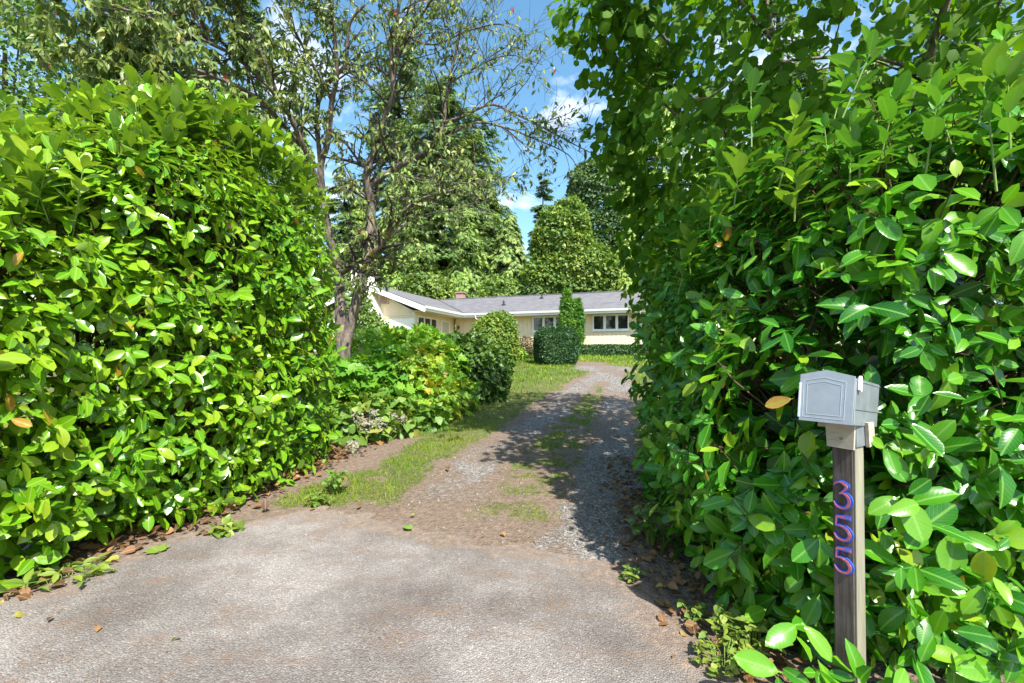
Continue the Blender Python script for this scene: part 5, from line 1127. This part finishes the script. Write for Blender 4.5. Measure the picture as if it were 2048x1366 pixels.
# ------------------------------------------------------------------ mailbox on its wooden post
MX, MY = 1.25, 1.72
mail = empty("mailbox", (MX, MY, 0.0), "grey metal mailbox on a weathered wooden post with the number 355", "mailbox")
M_tin = plain("grey_tin", (0.32, 0.355, 0.395), 0.5, 0.12, 9, metal=0.2, dirt=(0.24, 0.28, 0.31))
M_tin2 = plain("dull_zinc", (0.22, 0.25, 0.27), 0.55, 0.2, 14, metal=0.3, dirt=(0.16, 0.19, 0.19))
M_line = plain("worn_line", (0.55, 0.60, 0.66), 0.5, 0.1, 20)
M_chip = plain("chipped_white", (0.78, 0.78, 0.80), 0.6, 0.05)
M_ply = plain("weathered_plywood", (0.40, 0.35, 0.28), 0.85, 0.18, 20, stretch=(1, 1, 4), dirt=(0.25, 0.22, 0.18))
M_post, N, L, b = new_mat("weathered_post")
oc = N.new("ShaderNodeTexCoord").outputs["Object"]
n1 = noise(N, L, 60, 6, 0.7, oc, stretch=(1, 1, 0.05)); n2 = noise(N, L, 7, 5, 0.6, oc); n3 = noise(N, L, 25, 3, 0.6, oc, stretch=(1, 1, 0.12))
c = ramp(N, [(0.3, (0.032, 0.024, 0.02)), (0.5, (0.075, 0.057, 0.048)), (0.7, (0.14, 0.112, 0.095))]); L.new(n1.outputs["Fac"], c.inputs[0])
rr_ = ramp(N, [(0.48, (0, 0, 0)), (0.7, (1, 1, 1))]); L.new(n2.outputs["Fac"], rr_.inputs[0])
cc = mixc(N, L, math_n(N, L, 'MULTIPLY', rr_.outputs[0], 0.3), c.outputs[0], (0.24, 0.215, 0.19))
L.new(cc, b.inputs["Base Color"]); b.inputs["Roughness"].default_value = 0.9; bump(N, L, n1.outputs["Fac"], 0.8, 0.004, b)
M_side = plain("pale_post_side", (0.25, 0.235, 0.175), 0.9, 0.25, 30, stretch=(1, 1, 0.1), dirt=(0.22, 0.25, 0.15))
M_blue = plain("blue_paint", (0.03, 0.09, 0.50), 0.45, 0.3, 30)
M_redp, N, L, b = new_mat("streaked_red_paint")
n1 = noise(N, L, 55, 5, 0.7); c = ramp(N, [(0.38, (0.10, 0.13, 0.50)), (0.47, (0.50, 0.10, 0.12)), (0.62, (0.55, 0.16, 0.16)), (0.72, (0.45, 0.55, 0.75))]); L.new(n1.outputs["Fac"], c.inputs[0]); L.new(c.outputs[0], b.inputs["Base Color"]); b.inputs["Roughness"].default_value = 0.4
# post: local axes, front face looks to -y before the turn
PA = rad(-59)
post_top = zt(860, MY); W2 = 0.035
def lrot(o, ang, x=0, y=0, z=0): o.location = (x, y, z); o.rotation_euler = (0, 0, ang)
m = MB(); m.box(-W2, W2, -W2, W2, -0.3, post_top, 0.004); pst = m.build("post", M_post, mail); lrot(pst, PA); pst.rotation_euler = (0, rad(-0.6), PA)
m = MB(); m.box(W2 + 0.001, W2 + 0.005, -W2 + 0.003, W2 - 0.002, 0.0, post_top - 0.004); m.build("side_face", M_side, pst)
m = MB(); m.prism([(-0.045, -W2 - 0.014, post_top - 0.062), (0.042, -W2 - 0.014, post_top - 0.065), (0.046, -W2 - 0.014, post_top + 0.03), (-0.050, -W2 - 0.014, post_top + 0.03)], (0, 0.013, 0)); br_ = m.build("bracket", M_ply, pst)
V, Q = tubes([(np.array([(0.004, -W2 - 0.018, post_top - 0.028), (0.004, -W2 - 0.0145, post_top - 0.028)]), np.array([0.0045, 0.0045]))], 8); V = np.vstack([V, [(0.004, -W2 - 0.0181, post_top - 0.028)]]); link("nail", mesh_np("nail", V[:16], Q), M_dark, br_, True)
m = MB(); m.box(W2 + 0.006, W2 + 0.012, -W2 - 0.002, 0.035, post_top - 0.055, post_top + 0.03); m.build("metal_strap", M_tin2, pst)
m = MB(); m.prism([(W2 + 0.014, 0.03, post_top - 0.06), (W2 + 0.014, 0.075, post_top - 0.05), (W2 + 0.014, 0.065, post_top + 0.03), (W2 + 0.014, 0.02, post_top + 0.03)], (0.012, 0, 0)); m.build("wood_shim", M_ply, pst)
m = MB(); m.box(-0.085, -0.04, -0.03, 0.05, post_top + 0.006, post_top + 0.026); m.build("wood_shim", M_ply, pst)
# numerals
def ribbon(pts, ws, y0, y1, n=34):
    c2 = spline([(p[0], p[1], 0) for p in pts], n); wv = np.interp(np.linspace(0, 1, n), np.linspace(0, 1, len(ws)), ws)
    tgt = nrmz(np.gradient(c2, axis=0)); nr_ = np.stack([-tgt[:, 1], tgt[:, 0]], 1)
    a = c2[:, :2] + nr_ * wv[:, None]; b2 = c2[:, :2] - nr_ * wv[:, None]
    m = MB(); vs = []
    for i in range(n):
        for (q, yy) in ((a[i], y0), (b2[i], y0), (b2[i], y1), (a[i], y1)): vs.append((q[0], yy, q[1]))
    fs = [(0, 1, 2, 3), tuple(4 * (n - 1) + k for k in (3, 2, 1, 0))]
    for i in range(n - 1):
        for k in range(4): fs.append((4 * i + k, 4 * i + (k + 1) % 4, 4 * i + 4 + (k + 1) % 4, 4 * i + 4 + k))
    return m.add(vs, fs)
S3 = [([(0.04, 0.83), (0.16, 0.94), (0.42, 0.99), (0.68, 0.90)], [0.015, 0.04, 0.05, 0.08]), ([(0.68, 0.93), (0.74, 0.83), (0.58, 0.68), (0.36, 0.56)], [0.08, 0.075, 0.05, 0.03]), ([(0.34, 0.555), (0.52, 0.59), (0.78, 0.50), (0.88, 0.30), (0.74, 0.10), (0.46, 0.03), (0.18, 0.08), (0.03, 0.24)], [0.03, 0.05, 0.085, 0.10, 0.09, 0.06, 0.05, 0.02])]
S5 = [([(0.16, 0.955), (0.5, 0.955), (0.90, 0.96)], [0.075, 0.075, 0.08]), ([(0.17, 0.95), (0.15, 0.78), (0.12, 0.58)], [0.05, 0.04, 0.03]), ([(0.10, 0.58), (0.40, 0.60), (0.72, 0.50), (0.88, 0.30), (0.78, 0.11), (0.50, 0.03), (0.20, 0.08), (0.03, 0.26)], [0.025, 0.055, 0.085, 0.10, 0.09, 0.06, 0.05, 0.02])]
def numeral(strokes, px_top, px_bot, name):
    zt_, zb = zt(px_top, MY - 0.03), zt(px_bot, MY - 0.03); hgt = zt_ - zb; wd = 0.061
    yb = -W2 - 0.001
    blue = MB(); red = MB()
    for k, (pts, ws) in enumerate(strokes):
        pp = [(-0.0275 + x * wd, zb + z * hgt) for x, z in pts]
        ex = 0.0006 * k
        ribbon_b = ribbon(pp, [w_ * wd * 1.25 + 0.0022 for w_ in ws], yb - 0.006 - ex, yb); blue.add(ribbon_b.v, ribbon_b.f)
        rb_ = ribbon([(x - 0.0012, z - 0.0008) for x, z in pp], [w_ * wd * 0.82 for w_ in ws], yb - 0.0085 - ex, yb - 0.0058 - ex); red.add(rb_.v, rb_.f)
    nb_ = blue.build(name, M_blue, pst); red.build("painted_face", M_redp, nb_)
numeral(S3, 966, 1020, "numeral_three"); numeral(S5, 1035, 1084, "numeral_five"); numeral(S5, 1099, 1149, "numeral_five")
# box
BA = rad(-50); bz = zt(850, MY - 0.02)
hw, hs, hp, dep = 0.081, 0.168, 0.187, 0.33
def pent(s, y, dz=0.0, cx=0.0): return [(-hw * s + cx, y, (hs * 0.5) * (1 - s) + dz), (hw * s + cx, y, (hs * 0.5) * (1 - s) + dz), (hw * s * 1.03 + cx, y, hs * 0.5 + hs * 0.5 * s + dz), (cx, y, hs * 0.5 + (hp - hs * 0.5) * s + dz), (-hw * s * 1.03 + cx, y, hs * 0.5 + hs * 0.5 * s + dz)]
m = MB(); m.prism(pent(0.97, -0.10, -0.002), (0, dep, 0)); bx_ = m.build("box", M_tin2, mail); bx_.location = (-0.058, 0.0, bz + 0.004); bx_.rotation_euler = (rad(-6.5), rad(0.8), BA)
m = MB(); m.prism(pent(1.0, -0.112), (0, 0.009, 0)); dor = m.build("door", M_tin, bx_)
m = MB()
for s_, wl in ((0.78, 0.0013), (0.64, 0.0011)):
    pp = pent(s_, -0.1125, -0.004, -0.006)
    for i in range(5):
        a, c2 = np.array(pp[i]), np.array(pp[(i + 1) % 5]); t_ = nrmz(c2 - a); q_ = np.array([-t_[2], 0, t_[0]]) * wl * 0.5
        m.prism([a + q_, c2 + q_, c2 - q_, a - q_], (0, -0.0006, 0))
m.build("embossed_line", M_line, dor)
m = MB(); m.prism([(-hw * 1.02, -0.101, hs - 0.014), (0, -0.101, hp - 0.009), (hw * 1.02, -0.101, hs - 0.014), (hw * 1.02, -0.101, hs - 0.011), (0, -0.101, hp - 0.006), (-hw * 1.02, -0.101, hs - 0.011)], (0, dep + 0.01, 0)); m.build("roof", M_tin2, bx_)
m = MB(); m.box(-hw - 0.003, -hw + 0.002, -0.118, -0.10, 0.012, hs - 0.03); m.build("door_lip", M_line, dor)
m = MB(); m.box(hw * 0.985 + 0.001, hw * 1.02, -0.098, -0.088, 0.004, hs - 0.012); m.build("seam", M_tin, bx_)
m = MB(); m.prism([(hw * 1.02, -0.068, 0.125), (hw * 1.02, -0.052, 0.118), (hw * 1.02, -0.043, 0.125), (hw * 1.02, -0.045, 0.165), (hw * 1.02, -0.056, 0.174), (hw * 1.02, -0.066, 0.166)], (0.008, 0, 0)); m.build("latch", M_chip, bx_)
m = MB(); m.box(hw * 0.99, hw * 1.008, -0.085, 0.28, 0.055, 0.061); m.build("side_rib", M_tin2, bx_)
